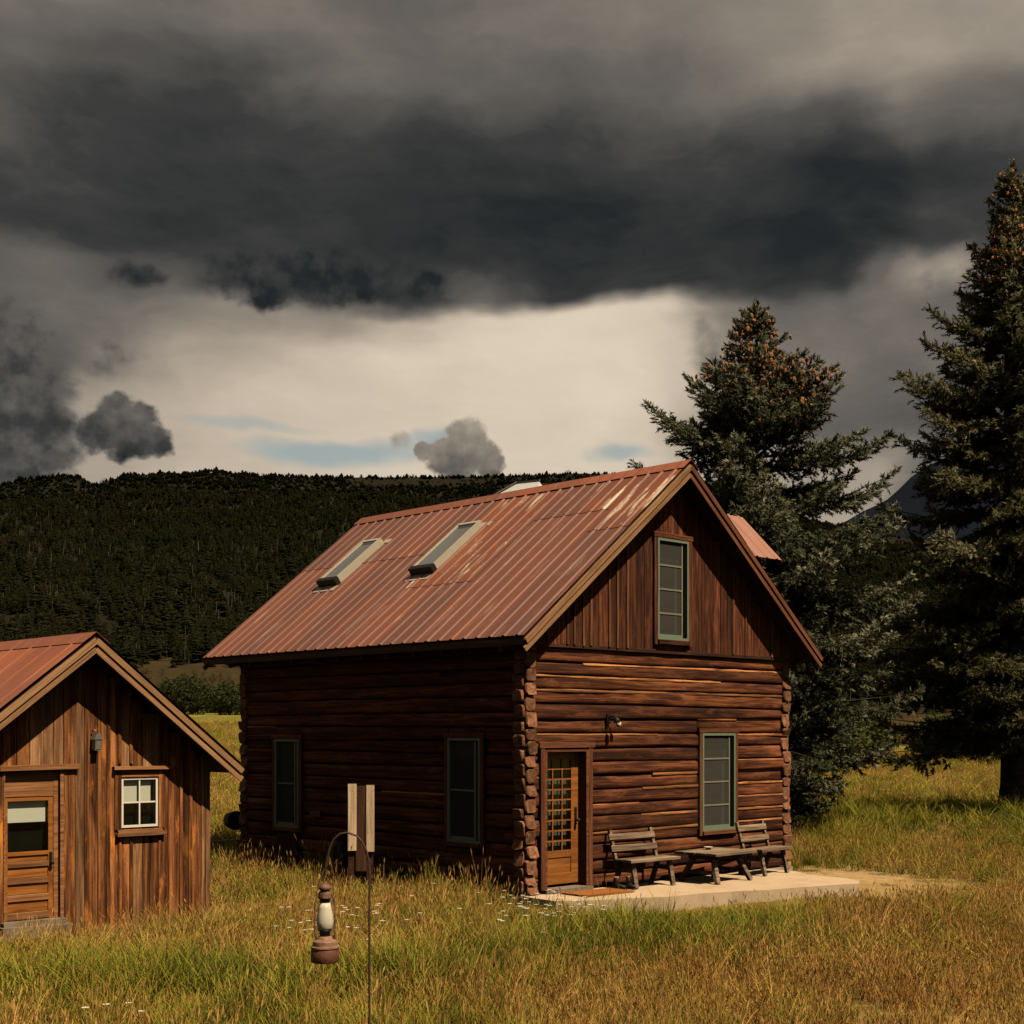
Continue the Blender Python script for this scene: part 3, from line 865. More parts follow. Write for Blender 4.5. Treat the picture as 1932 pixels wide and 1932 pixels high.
# greener drifts, laid out on the ground where the photograph has them: (x, y, radius x, radius y, strength)
GREEN = []
for px, py, rx, ry, k in ((330, 1885, 2.2, .9, 1.0), (760, 1880, 1.3, .8, .7), (1330, 1775, 1.6, 1.6, 1.1), (1180, 1800, 1.4, .9, .8), (1040, 1830, 1.2, .8, .8), (1640, 1715, 1.6, 1.2, 1.0), (1250, 1712, 1.6, .35, 1.0),
                       (360, 1775, .8, .5, .7), (1700, 1590, 6, 3.5, 1.0), (1520, 1575, 3, 3, .9), (20, 1900, 1.2, .9, .4)):
    gx, gy = on_ground(px, py, -.2); GREEN.append((gx, gy, rx, ry, k))
DRY = []
for px, py, rx, ry, k in ((1500, 1900, 3.5, 1.4, .9), (1750, 1780, 2.5, 3, .6), (1880, 1700, 2, 3, .6), (950, 1900, 1.0, .9, .6), (520, 1720, 1.6, 2, .5), (1600, 1760, 1.6, .7, .7), (300, 1800, 1.5, .5, .5)):
    gx, gy = on_ground(px, py, -.2); DRY.append((gx, gy, rx, ry, k))
def blob(x, y, lst):
    g = np.zeros(np.shape(x))
    for cx_, cy_, rx, ry, k in lst: g = np.maximum(g, k * np.exp(-(((x - cx_) / rx) ** 2 + ((y - cy_) / ry) ** 2)))
    return g

def meadow():
    src = [tuft_mesh(0, 15, .42, .09, .0072, .50, 'grass_straw', .5, 'grass_straw'),
           tuft_mesh(1, 16, .32, .095, .0076, .80, 'grass_straw', .3, 'grass_rust'),
           tuft_mesh(2, 9, .56, .08, .0062, .35, 'grass_straw', .8, 'grass_straw'),
           tuft_mesh(3, 20, .32, .10, .0090, .75, 'grass_green'),
           tuft_mesh(4, 18, .42, .10, .0080, .60, 'grass_green', .25, 'grass_straw'),
           tuft_mesh(5, 22, .38, .115, .0098, .70, 'grass_deep'),
           tuft_mesh(7, 34, .56, .13, .0095, .85, 'grass_green'),
           tuft_mesh(8, 34, .60, .12, .0080, .60, 'grass_straw', .4, 'grass_straw'),
           tuft_mesh(6, 10, .48, .085, .0066, .40, 'grass_rust', .8, 'grass_rust')]
    bands = [(3.0, 9.5, 70, 1.05), (9.5, 14, 95, 1.0), (14, 20, 85, 1.0), (20, 30, 52, 1.05), (30, 45, 22, 1.25), (45, 75, 8, 1.7), (75, 140, 2.6, 2.3)]
    P, Ro, Sc, Ix = [], [], [], []
    for r0, r1, dens, sc in bands:
        half = .66 if r0 > 12 else .95
        n = int(dens * half * (r1 ** 2 - r0 ** 2))
        r = np.sqrt(r0 ** 2 + RNG.random(n) * (r1 ** 2 - r0 ** 2)); a = RNG.uniform(-half, half, n)
        x, y = np.sin(a) * r, np.cos(a) * r
        hx, hy = (x - H0.x) * TX.x + (y - H0.y) * TX.y, (x - H0.x) * TY.x + (y - H0.y) * TY.y
        sx, sy = (x - S0.x) * TX.x + (y - S0.y) * TX.y, (x - S0.x) * TY.x + (y - S0.y) * TY.y
        ok = ~((hx > -.12) & (hx < HW + .1) & (hy > -.02) & (hy < HL + .12))
        pedge = .12 * np.sin(hx * 3.1) + .07 * np.sin(hx * 7.7)
        pfr = -.95 - .32 * np.clip(hx, 0, 5.4)
        ok &= ~((hx > -.06) & (hx < 5.8) & (hy > pfr + pedge) & (hy <= 0))
        ok &= ~((sx > -.05) & (sx < SW + .05) & (sy > -.12) & (sy < SL + .05))
        ok &= ~((sx > .7) & (sx < 1.9) & (sy > -.55) & (sy <= 0))
        bare_ = np.exp(-(((hx - 6.6) / 1.6) ** 2 + ((hy + 1.2) / 1.5) ** 2)) * .95
        near_shed = np.exp(-((np.clip(np.abs(sx - 2.2) - 2.0, 0, 9) / .7) ** 2 + ((sy + .45) / .75) ** 2))
        ok &= RNG.random(n) < np.clip(.95 + 1.4 * hnoise(x, y, 1.1, 55.0), .22, 1.0)
        ok &= RNG.random(n) > np.maximum(bare_ * .97, near_shed * .85)
        x, y, r = x[ok], y[ok], r[ok]; short = np.maximum(bare_, near_shed)[ok]
        wall_edge = ((hx > -1.1) & (hx < 0) & (hy > 0) & (hy < HL))[ok]
        n = len(x)
        z = ground_z(x, y) + .05 * hnoise(x, y, .5, 8.0) * (r < 90)
        g = blob(x, y, GREEN); dr = blob(x, y, DRY)
        m1 = hnoise(x, y, .55, 71.0); m2 = hnoise(x, y, .16, 77.0); m3 = hnoise(x, y, .8, 5.0)
        pg = np.clip(.56 + .42 * m1 + .32 * m2 + 1.05 * g - .50 * dr, .03, .97)
        prust = np.clip(.14 + .30 * m3 + .18 * dr, .02, .45)
        q = RNG.random(n); q2 = RNG.random(n)
        idx = np.where(q < pg, np.where(q2 < .20 + .65 * sstep(.3, .7, g), 5, np.where(q2 < .7, 3, 4)), np.where(q2 < prust, 8, RNG.choice([0, 1, 2, 2], n)))
        big = RNG.random(n) < np.clip(.07 + .16 * m3 + .16 * g, 0, .35)
        idx = np.where(big, np.where(q < pg + .1, 6, 7), idx)
        hs = sc ** .3 * RNG.uniform(.7, 1.15, n) * np.clip(.92 + .36 * m2 + .42 * g + .22 * m1, .55, 1.6) * (1 - .72 * short)
        pd = ((pfr - hy) / 2.0)[ok]; pfront = ((hx > -.9) & (hx < 6.9) & (hy < .1))[ok] & (pd > -1.5) & (pd < 1)
        hs = hs * np.where(pfront, .17 + .78 * np.clip(pd, 0, 1) ** 1.0, 1.0)
        pfar = ((hx > -1.5) & (hx < 7.5) & (hy < .1))[ok] & (pd > -1.5) & (pd < 2.0)
        hs = np.where(pfar, np.minimum(hs, .16 + .42 * np.clip(pd, 0, 2)), hs)
        idx = np.where(pfar & (pd < 1.5) & (idx >= 6) & (idx <= 7), 1, idx)
        hs = hs * np.where(wall_edge & (RNG.random(n) < .22), 1.5, 1.0)
        P.append(np.stack([x, y, z - .012], 1)); Ro.append(np.stack([RNG.normal(0, .09, n), RNG.normal(0, .09, n), RNG.uniform(0, 6.28, n)], 1))
        w = sc * RNG.uniform(.85, 1.25, n)
        Sc.append(np.stack([w, w, hs], 1)); Ix.append(idx)
    o = scatter('meadow_grass', src, np.concatenate(P), np.concatenate(Ro), np.concatenate(Sc), np.concatenate(Ix))
    tag(o, 'tall golden and green meadow grass around the log cabin and shed', 'grass')
meadow()


# ------------------------------------------------------------------ log cabin
WALL_H, ROWS_N = 3.66, 17
LH = WALL_H / ROWS_N
EAVE_X, EAVE_Z, RIDGE_Z = -.40, 3.75, 6.69
PITCH = (RIDGE_Z - EAVE_Z) / (HW / 2 - EAVE_X)
RY0, RY1 = -.42, 8.10
def roof_z(x): return EAVE_Z + PITCH * ((x if x <= HW / 2 else HW - x) - EAVE_X)

cabin = tag(empty('log_cabin', H0, HOUSE_YAW), 'two-storey dark log cabin with rusty red metal roof and two skylights', 'cabin')

FRONT_OPEN = [(.36, 1.32, 0.0, 2.13), (4.00, 5.05, .66, 2.42)]
LEFT_OPEN = [(.88, 1.70, .62, 2.32), (5.55, 6.36, .66, 2.29)]

def core(poly_spans, name, axis):
    """The solid heart of a wall behind the logs, with its openings left open."""
    m = MB()
    for a0, a1, z0, z1 in poly_spans:
        if axis == 'x': m.box((a0, .065, z0), (a1, .135, z1))
        elif axis == 'y': m.box((.065, a0, z0), (.135, a1, z1))
    return m
def spans(L, opens):
    out = []; xs = sorted({0.06, L - .06} | {o[0] for o in opens} | {o[1] for o in opens})
    for a, b in zip(xs, xs[1:]):
        mid = (a + b) / 2; cuts = [(o[2], o[3]) for o in opens if o[0] <= mid <= o[1]]
        if not cuts: out.append((a, b, 0.0, WALL_H)); continue
        z0, z1 = cuts[0]
        if z0 > .01: out.append((a, b, 0.0, z0))
        out.append((a, b, z1, WALL_H))
    return out

def log_wall(name, L, opens, place, outward, zoff, parent_core, weathered_rows=4, edge_strips=True, proud=0.0):
    """place(u, z) -> point on the centre line of the wall; rows of logs cut round the openings."""
    half = abs(zoff) > 1e-6
    n = ROWS_N + (1 if half else 0)
    def bounds(sgn):
        b = [0.0]
        for k in range(1, n):
            b.append((k - (.5 if half else 0)) * LH + random.uniform(-.022, .022) + sgn * (.012 if k % 2 else -.012))
        return b + [WALL_H]
    bA, bB = bounds(1), bounds(-1)
    for row in range(n):
        a_, b_ = -.045 + random.uniform(-.022, .022), L + .025 + random.uniform(-.018, .018)
        zlo = lambda u: bA[row] + (bB[row] - bA[row]) * u / L
        zhi = lambda u: bA[row + 1] + (bB[row + 1] - bA[row + 1]) * u / L
        segs = [(a_, b_, None, None)]
        for o0, o1, oz0, oz1 in opens:
            new = []
            for a, b, lo_, hi_ in segs:
                um = (max(a, o0) + min(b, o1)) / 2
                lo, hi = zlo(um), zhi(um)
                ov = min(hi, oz1) - max(lo, oz0)
                if lo_ is not None or b <= o0 or a >= o1 or ov <= .012: new.append((a, b, lo_, hi_)); continue
                if a < o0 - .02: new.append((a, o0, None, None))
                if b > o1 + .02: new.append((o1, b, None, None))
                if lo < oz0 - .05: new.append((o0, o1, lo, oz0))
                if hi > oz1 + .05: new.append((o0, o1, oz1, hi))
            segs = new
        for a, b, lo_, hi_ in segs:
            e0, e1 = a < .001, b > L - .001
            l0, l1 = (lo_, lo_) if lo_ is not None else (zlo(a), zlo(b))
            h0_, h1_ = (hi_, hi_) if hi_ is not None else (zhi(a), zhi(b))
            ha, hb = h0_ - l0, h1_ - l1
            base = 'log_weathered' if (row < weathered_rows and random.random() < (.80 - .16 * row)) else 'log'
            push = random.uniform(-.024, .024) + proud
            p0, p1 = place(a, (l0 + h0_) / 2, push), place(b, (l1 + h1_) / 2, push)
            log('log', p0, p1, ha - .010, .20, outward, [base, 'log_end'], parent_core, e0, e1, h1=hb - .010)
            if edge_strips and random.random() < (.78 if edge_strips is True else edge_strips) and min(ha, hb) > .11 and row < n - 1:
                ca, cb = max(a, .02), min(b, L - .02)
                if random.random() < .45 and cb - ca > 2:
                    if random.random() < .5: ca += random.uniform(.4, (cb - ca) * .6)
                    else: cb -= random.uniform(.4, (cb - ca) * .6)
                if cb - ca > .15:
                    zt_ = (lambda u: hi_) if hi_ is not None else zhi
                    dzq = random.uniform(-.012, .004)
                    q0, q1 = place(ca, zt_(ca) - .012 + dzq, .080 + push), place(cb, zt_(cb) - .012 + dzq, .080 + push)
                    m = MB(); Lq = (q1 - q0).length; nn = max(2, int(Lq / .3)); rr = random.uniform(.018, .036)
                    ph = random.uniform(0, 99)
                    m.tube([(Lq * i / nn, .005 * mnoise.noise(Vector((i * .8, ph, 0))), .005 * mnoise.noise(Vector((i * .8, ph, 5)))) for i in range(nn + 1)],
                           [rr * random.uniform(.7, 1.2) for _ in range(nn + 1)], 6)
                    m.build('lit_edge_strip', 'log_edge_lit', parent_core, mat4=frame_mat(q0, q1, outward))  # pale strip added to imitate the sunlit top edge of the log

fcore = core(spans(HW, FRONT_OPEN), 'front_wall', 'x').build('front_wall', 'interior', cabin)
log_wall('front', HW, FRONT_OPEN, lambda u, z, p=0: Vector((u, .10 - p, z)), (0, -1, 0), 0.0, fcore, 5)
lcore = core(spans(HL, LEFT_OPEN), 'side_wall', 'y').build('side_wall', 'interior', cabin)
log_wall('left', HL, LEFT_OPEN, lambda u, z, p=0: Vector((.10 - p, u, z)), (-1, 0, 0), -LH / 2, lcore, 0, .14)  # few painted sunlit edges here, as this wall lies in shade
rm = MB(); rm.box((HW - .135, .06, 0), (HW - .065, HL - .06, WALL_H)); rcore = rm.build('side_wall', 'interior', cabin)
log_wall('right', HL, [], lambda u, z, p=0: Vector((HW - .10 + p, u, z)), (1, 0, 0), -LH / 2, rcore, 0, False)
bm_ = MB(); bm_.box((.06, HL - .135, 0), (HW - .06, HL - .065, WALL_H)); bcore = bm_.build('back_wall', 'interior', cabin)
log_wall('back', HW, [], lambda u, z, p=0: Vector((u, HL - .10 + p, z)), (0, 1, 0), 0.0, bcore, 0, False)
m = MB(); m.box((.14, .14, -.05), (HW - .14, HL - .14, .02)); m.build('floor_slab', 'interior', cabin)
m = MB(); m.box((-.06, -.04, -.35), (HW + .06, .22, -.02), 0, .01); m.box((-.06, HL - .22, -.35), (HW + .06, HL + .04, -.02), 0, .01)
m.box((-.04, .22, -.35), (.22, HL - .22, -.02)); m.box((HW - .22, .22, -.35), (HW + .04, HL - .22, -.02)); m.build('foundation', 'rock', cabin)

# gables of upright boards
def gable(y, outward, opening):
    m = MB()
    zt = lambda x: roof_z(x) - .16
    yb0, yb1 = (y + .03, y + .10) if outward < 0 else (y - .10, y - .03)
    if opening:
        o0, o1, oz0, oz1 = opening
        m.prism([(0, WALL_H), (o0, WALL_H), (o0, zt(o0)), (0, zt(0))], 'y', yb0, yb1)
        m.prism([(o1, WALL_H), (HW, WALL_H), (HW, zt(HW)), (o1, zt(o1))], 'y', yb0, yb1)
        m.prism([(o0, WALL_H), (o1, WALL_H), (o1, oz0), (o0, oz0)], 'y', yb0, yb1)
        m.prism([(o0, oz1), (o1, oz1), (o1, zt(o1)), (HW / 2, zt(HW / 2)), (o0, zt(o0))], 'y', yb0, yb1)
    else:
        m.prism([(0, WALL_H), (HW, WALL_H), (HW, zt(HW)), (HW / 2, zt(HW / 2)), (0, zt(0))], 'y', yb0, yb1)
    g = m.build('gable', 'interior', cabin)
    x = -.02; i = 0
    while x < HW:
        w = random.uniform(.15, .235); w = min(w, HW + .02 - x)
        if w < .05: break
        xc = x + w / 2; top = min(zt(x), zt(x + w)) + .03
        yy = y + .03 * (1 if outward < 0 else -1) + outward * random.uniform(0, .010) * -1 * -1
        parts = [(WALL_H + .03 + random.uniform(-.012, .008), top)]
        if opening and x < opening[1] and x + w > opening[0]:
            if x < opening[0] - .04 or x + w > opening[1] + .04:
                # rip the board back to the edge of the opening
                if x < opening[0]: xa, xb = x, opening[0]
                else: xa, xb = opening[1], x + w
                plank('plank', (( xa + xb) / 2, yy, parts[0][0]), ((xa + xb) / 2, yy, min(zt(xa), zt(xb)) + .03), xb - xa - .006, .028, (0, outward, 0), 'gable_board', g)
                xa, xb = max(x, opening[0]), min(x + w, opening[1])
                xc2, w2 = (xa + xb) / 2, xb - xa
            else: xc2, w2 = xc, w
            plank('plank', (xc2, yy, parts[0][0]), (xc2, yy, opening[2]), w2 - .006, .028, (0, outward, 0), 'gable_board', g)
            plank('plank', (xc2, yy, opening[3]), (xc2, yy, top), w2 - .006, .028, (0, outward, 0), 'gable_board', g)
        else:
            plank('plank', (xc, yy, parts[0][0]), (xc, yy, parts[0][1]), w - .007, .028, (0, outward, 0), 'gable_board', g)
            if random.random() < .5:
                xb = x + w
                if not (opening and opening[0] - .06 < xb < opening[1] + .06):
                    plank('batten', (xb, yy + outward * .028, parts[0][0]), (xb, yy + outward * .028, zt(xb) - .01), .045, .02, (0, outward, 0), 'batten', g)
        x += w; i += 1
    plank('skirt_board', (-.03, y + .045 * (1 if outward < 0 else -1), WALL_H + .005), (HW + .03, y + .045 * (1 if outward < 0 else -1), WALL_H + .005), .06, .05, (0, outward, 0), 'dark_post', g)
    return g
GW = (2.87, 3.64, 3.86, 5.48)
gable(-.06, -1, GW)
gable(HL + .06, 1, None)

# roof: deck, sheets with ribs, ridge cap, rake boards
m = MB()
for s_ in (0, 1):
    f_ = (lambda x: x) if s_ == 0 else (lambda x: HW - x)
    poly = [(f_(EAVE_X + .02), EAVE_Z - .025), (f_(HW / 2), RIDGE_Z - .025), (f_(HW / 2), RIDGE_Z - .13), (f_(EAVE_X + .02), EAVE_Z - .13)]
    m.prism(poly, 'y', RY0 + .02, RY1 - .02)
deck = m.build('roof', 'deck_under', cabin)
SLOPE_L = math.hypot(HW / 2 - EAVE_X, RIDGE_Z - EAVE_Z)
def sheet_mesh(name, length, width, mat, rib=.285, hgt=.020, lift=.004):
    """x up the slope, y across, z out of the roof."""
    pr = []
    y = 0.0; k = 0
    pr.append((0, 0))
    while y < width - .02:
        c = y + rib / 2
        for dy_, z_ in ((-.040, 0), (-.018, hgt), (.018, hgt), (.040, 0)): pr.append((c + dy_, z_))
        pr.append((y + rib - .001, 0.0)); y += rib
    vs = []
    for x, dz_ in ((0, lift), (length, 0)):
        for yy, z_ in pr: vs.append((x, yy, z_ + dz_))
    n = len(pr); fs = [(i, i + 1, n + i + 1, n + i) for i in range(n - 1)]
    return raw_mesh(name, vs, fs, [mat])
RL = Vector((HW / 2 - EAVE_X, 0, RIDGE_Z - EAVE_Z)).normalized()
cols = 10; cw = (RY1 - RY0) / cols
split = .60
for side in (0, 1):
    up = RL if side == 0 else Vector((-RL.x, 0, RL.z))
    nrm = Vector((-RL.z, 0, RL.x)) if side == 0 else Vector((RL.z, 0, RL.x))
    base0 = Vector((EAVE_X - .02, 0, EAVE_Z)) if side == 0 else Vector((HW - EAVE_X + .02, 0, EAVE_Z))
    for c in range(cols):
        sp_ = (.60 if c not in (1, 2) else .74) if side == 0 else .6
        if c in (3, 4) and side == 0: sp_ = .36
        for r_ in (0, 1):
            l0, l1 = (0, SLOPE_L * sp_ + .10) if r_ == 0 else (SLOPE_L * sp_, SLOPE_L)
            worn = side == 0 and ((c in (0, 1) and r_ == 1) or (c in (1,) and r_ == 0 and False) or (c == 0 and r_ == 0 and False) or (c in (3, 4) and r_ == 1))
            mat = 'roof_metal_worn' if worn else 'roof_metal'
            me = sheet_mesh('roof_sheet', l1 - l0 + random.uniform(-.004, .02), cw, mat, cw / 3)
            y0 = RY0 + c * cw
            # y axis of the sheet must make (x,y,z) right-handed
            yax = nrm.cross(up)
            org = base0 + up * l0 + nrm * (.002 + (.004 if r_ else 0))
            org.y = y0 if yax.y > 0 else y0 + cw
            mm = Matrix((up, yax, nrm)).transposed().to_4x4(); mm.translation = org
            put('roof_sheet', me, deck, mat4=mm)
# ridge cap, in lengths
for i in range(4):
    y0, y1 = RY0 - .02 + i * 2.15, min(RY0 + .04 + (i + 1) * 2.15, RY1 + .02)
    m = MB(); e = .004 * (i % 2)
    for sgn in (-1, 1):
        a = Vector((HW / 2, 0, RIDGE_Z + .045 + e)); b = a + Vector((sgn * .20, 0, -.20 * PITCH + .004))
        m.add([(a.x, y0, a.z), (a.x, y1, a.z), (b.x, y1, b.z), (b.x, y0, b.z), (a.x, y0, a.z - .006), (a.x, y1, a.z - .006), (b.x, y1, b.z - .006), (b.x, y0, b.z - .006)],
              [(0, 1, 2, 3), (7, 6, 5, 4), (0, 3, 7, 4), (1, 5, 6, 2), (2, 6, 7, 3)])
    m.build('ridge_cap', 'cap_metal', deck)
# rake boards, two on each slope at the front and back
for yq, out in ((RY0, -1), (RY1, 1)):
    for sgn, mat in ((-1, 'rake_tan'), (1, 'rake_red')):
        for k, (drop, wid, prj) in enumerate(((.062, .085, .024), (.155, .085, .002))):
            def RP(x): return (x, roof_z(x) - drop * math.hypot(1, PITCH))
            xe = EAVE_X if sgn < 0 else HW - EAVE_X
            p0 = (xe, yq + out * (prj - .02), RP(xe)[1]); p1 = (HW / 2, yq + out * (prj - .02), RP(HW / 2)[1])
            plank('rake_board', p0, p1, wid, .022, (0, out, 0), mat, cabin, jit=.003, segs=6)
# eave boards
for xe, sx in ((EAVE_X, -1), (HW - EAVE_X, 1)):
    plank('eave_board', (xe - sx * .015, RY0 + .03, EAVE_Z - .085), (xe - sx * .015, RY1 - .03, EAVE_Z - .085), .10, .02, (sx, 0, 0), 'deck_under', cabin)
# rafter tails under the eaves
for i in range(12):
    y = .15 + i * .65
    for sgn in (0, 1):
        f_ = (lambda x: x) if sgn == 0 else (lambda x: HW - x)
        m = MB(); m.bar((f_(EAVE_X + .04), y, EAVE_Z - .17), (f_(.35), y, EAVE_Z - .17 + PITCH * .31), .05, .09); m.build('rafter_tail', 'deck_under', cabin)

# windows
def window(u0, u1, z0, z1, P, out, right_strip=True, blind=0.0, bars=3, casing_w=.07, casing='casing', proud=.0):
    """P(u, depth_out, z) -> point; out = outward normal."""
    def pb(name, ua, ub, za, zb, d0, d1, mat, parent):
        m = MB(); c = [P(ua, d0, za), P(ub, d0, za), P(ub, d1, za), P(ua, d1, za), P(ua, d0, zb), P(ub, d0, zb), P(ub, d1, zb), P(ua, d1, zb)]
        m.add(c, [(0, 1, 2, 3), (7, 6, 5, 4), (0, 4, 5, 1), (1, 5, 6, 2), (2, 6, 7, 3), (3, 7, 4, 0)])
        return m.build(name, mat, parent)
    b = .038
    m = MB()
    for ua, ub, za, zb in ((u0, u0 + b, z0, z1), (u1 - b, u1, z0, z1), (u0 + b, u1 - b, z0, z0 + b), (u0 + b, u1 - b, z1 - b, z1)):
        c = [P(ua, -.05, za), P(ub, -.05, za), P(ub, .045 + proud, za), P(ua, .045 + proud, za), P(ua, -.05, zb), P(ub, -.05, zb), P(ub, .045 + proud, zb), P(ua, .045 + proud, zb)]
        m.add(c, [(0, 1, 2, 3), (7, 6, 5, 4), (0, 4, 5, 1), (1, 5, 6, 2), (2, 6, 7, 3), (3, 7, 4, 0)])
    w = m.build('window', 'green_paint', cabin)
    cwid = casing_w; pr = .05 + proud
    up_ = Vector(out)
    A = lambda u, z: P(u, .018 + proud, z)
    plank('casing', A(u0 - cwid / 2 - .004, z0 - cwid), A(u0 - cwid / 2 - .004, z1 + .004), cwid, .03, out, casing, w)
    plank('casing', A(u1 + cwid / 2 + .004, z0 - cwid), A(u1 + cwid / 2 + .004, z1 + .004), cwid, .03, out, casing, w)
    plank('casing', A(u0 - cwid - .02, z1 + cwid / 2 + .008), A(u1 + cwid + .02, z1 + cwid / 2 + .008), cwid, .036, out, casing, w)
    plank('sill', P(u0 - .001, .0 + proud, z0 - cwid * .5), P(u1 + .001, .0 + proud, z0 - cwid * .5), cwid - .006, .075, out, casing, w)
    ui0, ui1, zi0, zi1 = u0 + b, u1 - b, z0 + b, z1 - b
    pb('screen', ui0 + .001, ui1 - .12, zi0 + .001, zi1 - .001, .006, .010, 'insect_screen', w)
    # sash bars
    us = ui1 - .115
    pb('sash_stile', us, us + .032, zi0, zi1, -.02, .018, 'sash', w)
    for k in range(1, bars + 1):
        zz = zi0 + (zi1 - zi0) * k / (bars + 1)
        pb('sash_rail', ui0 + .001, us - .002, zz - .013, zz + .013, .011, .020, 'sash', w)
    pb('sash_rail', ui0 + .001, us - .002, zi0 + .001, zi0 + .05, .011, .020, 'green_paint', w)
    pb('pane', ui0, ui1, zi0, zi1, -.034, -.028, 'glass', w)
    pb('curtain', ui0 - .02, ui1 + .02, zi0 - .02, zi1 + .02, -.16, -.15, 'curtain', w)
    if blind: pb('blind', ui0 + .02, ui1 - .03, zi1 - blind, zi1, -.12, -.115, 'curtain', w)
    return w
PF = lambda u, d, z: Vector((u, -.0 - d, z))
PL = lambda u, d, z: Vector((-.0 - d, u, z))
window(4.08, 4.97, .735, 2.36, PF, (0, -1, 0), blind=.4)
window(GW[0], GW[1], GW[2], GW[3], lambda u, d, z: Vector((u, -.06 - d, z)), (0, -1, 0), blind=.3, casing_w=.08, casing='gable_board')
window(.92, 1.655, .70, 2.29, lambda u, d, z: PL(1.655 + .92 - u, d, z), (-1, 0, 0), bars=1, blind=.25)
window(5.60, 6.32, .70, 2.25, lambda u, d, z: PL(6.32 + 5.60 - u, d, z), (-1, 0, 0), bars=1, blind=.3)

# front door with its 27 small panes
DX0, DX1, DZ0, DZ1 = .42, 1.26, .10, 2.09
RC = .11          # how far the leaf is set back
m = MB()
m.box((.36, -.05, .06), (DX0, .20, 2.13)); m.box((DX1, -.05, .06), (1.32, .20, 2.13)); m.box((DX0, -.05, DZ1), (DX1, .20, 2.13))
dfr = m.build('door_frame', 'casing', cabin)
plank('casing', (.325, -.03, .06), (.325, -.03, 2.14), .085, .03, (0, -1, 0), 'casing', dfr)
plank('casing', (1.355, -.03, .06), (1.355, -.03, 2.14), .085, .03, (0, -1, 0), 'casing', dfr)
plank('casing', (.25, -.035, 2.185), (1.43, -.035, 2.185), .085, .035, (0, -1, 0), 'casing', dfr)
m = MB(); m.box((.34, -.12, .0), (1.34, .20, .055), 0, .003); m.build('threshold', 'threshold', dfr)
yl0, yl1 = RC, RC + .045
m = MB()
st = .085
pan0, pan1, pz0, pz1 = DX0 + st, DX1 - .17, .60, 1.97
m.box((DX0, yl0, DZ0), (pan0, yl1, DZ1)); m.box((pan1, yl0, DZ0), (DX1, yl1, DZ1))
m.box((pan0, yl0, pz1), (pan1, yl1, DZ1)); m.box((pan0, yl0, pz0 - .10), (pan1, yl1, pz0)); m.box((pan0, yl0, DZ0), (pan1, yl1, DZ0 + .16))
m.box((pan0, yl0 + .014, DZ0 + .16), (pan1, yl1 - .01, pz0 - .10))
door = m.build('door', 'door_wood', cabin)
nc, nr = 3, 9; mun = .020
cwp = (pan1 - pan0 - mun * (nc - 1)) / nc; rhp = (pz1 - pz0 - mun * (nr - 1)) / nr
for c in range(nc - 1):
    x = pan0 + (c + 1) * cwp + c * mun
    m = MB(); m.box((x, yl0 + .004, pz0), (x + mun, yl1 - .004, pz1)); m.build('muntin', 'door_wood', door)
for r_ in range(nr - 1):
    z = pz0 + (r_ + 1) * rhp + r_ * mun
    m = MB(); m.box((pan0, yl0 + .006, z), (pan1, yl1 - .006, z + mun)); m.build('muntin', 'door_wood', door)
pm = MB(); pm.box((0, 0, 0), (cwp, .004, rhp)); pme = raw_mesh('pane', pm.v, pm.f, ['glass'])
for c in range(nc):
    for r_ in range(nr):
        put('pane', pme, door, (pan0 + c * (cwp + mun), yl0 + .02, pz0 + r_ * (rhp + mun)))
m = MB(); m.box((pan0 - .02, yl1 + .05, pz0 - .05), (pan1 + .02, yl1 + .055, pz1 + .05))
m.build('lace_curtain', 'curtain', door)
m = MB(); m.box((DX1 - .10, yl0 - .012, .98), (DX1 - .055, yl0 - .0005, 1.24)); m.tube([(DX1 - .078, yl0, 1.05), (DX1 - .078, yl0 - .055, 1.05)], .012); m.lathe([(.004, -.03), (.028, -.015), (.03, 0), (.025, .015), (.004, .028)], 12, c=(DX1 - .078, yl0 - .07, 1.05))
m.build('handle', 'black_metal', door)

# porch light above the door
m = MB(); m.box((1.745, -.035, 2.50), (1.815, -.005, 2.66)); m.tube([(1.78, -.03, 2.60), (1.78, -.12, 2.63), (1.78, -.20, 2.60)], .012)
m.lathe([(.012, .03), (.045, .0), (.05, -.05), (.045, -.06)], 14, c=(1.78, -.20, 2.58))
pl = m.build('porch_light', 'black_metal', cabin)
m = MB(); m.lathe([(.014, .06), (.034, .03), (.040, 0), (.032, -.028), (.006, -.042)], 14, c=(1.88, -.15, 2.50)); m.build('bulb', 'dish', pl)
m = MB(); m.tube([(1.80, -.02, 2.58), (1.88, -.10, 2.59), (1.88, -.15, 2.56)], .012); m.lathe([(.012, .05), (.03, .03), (.03, 0)], 12, c=(1.88, -.15, 2.535)); m.build('lamp_arm', 'black_metal', pl)

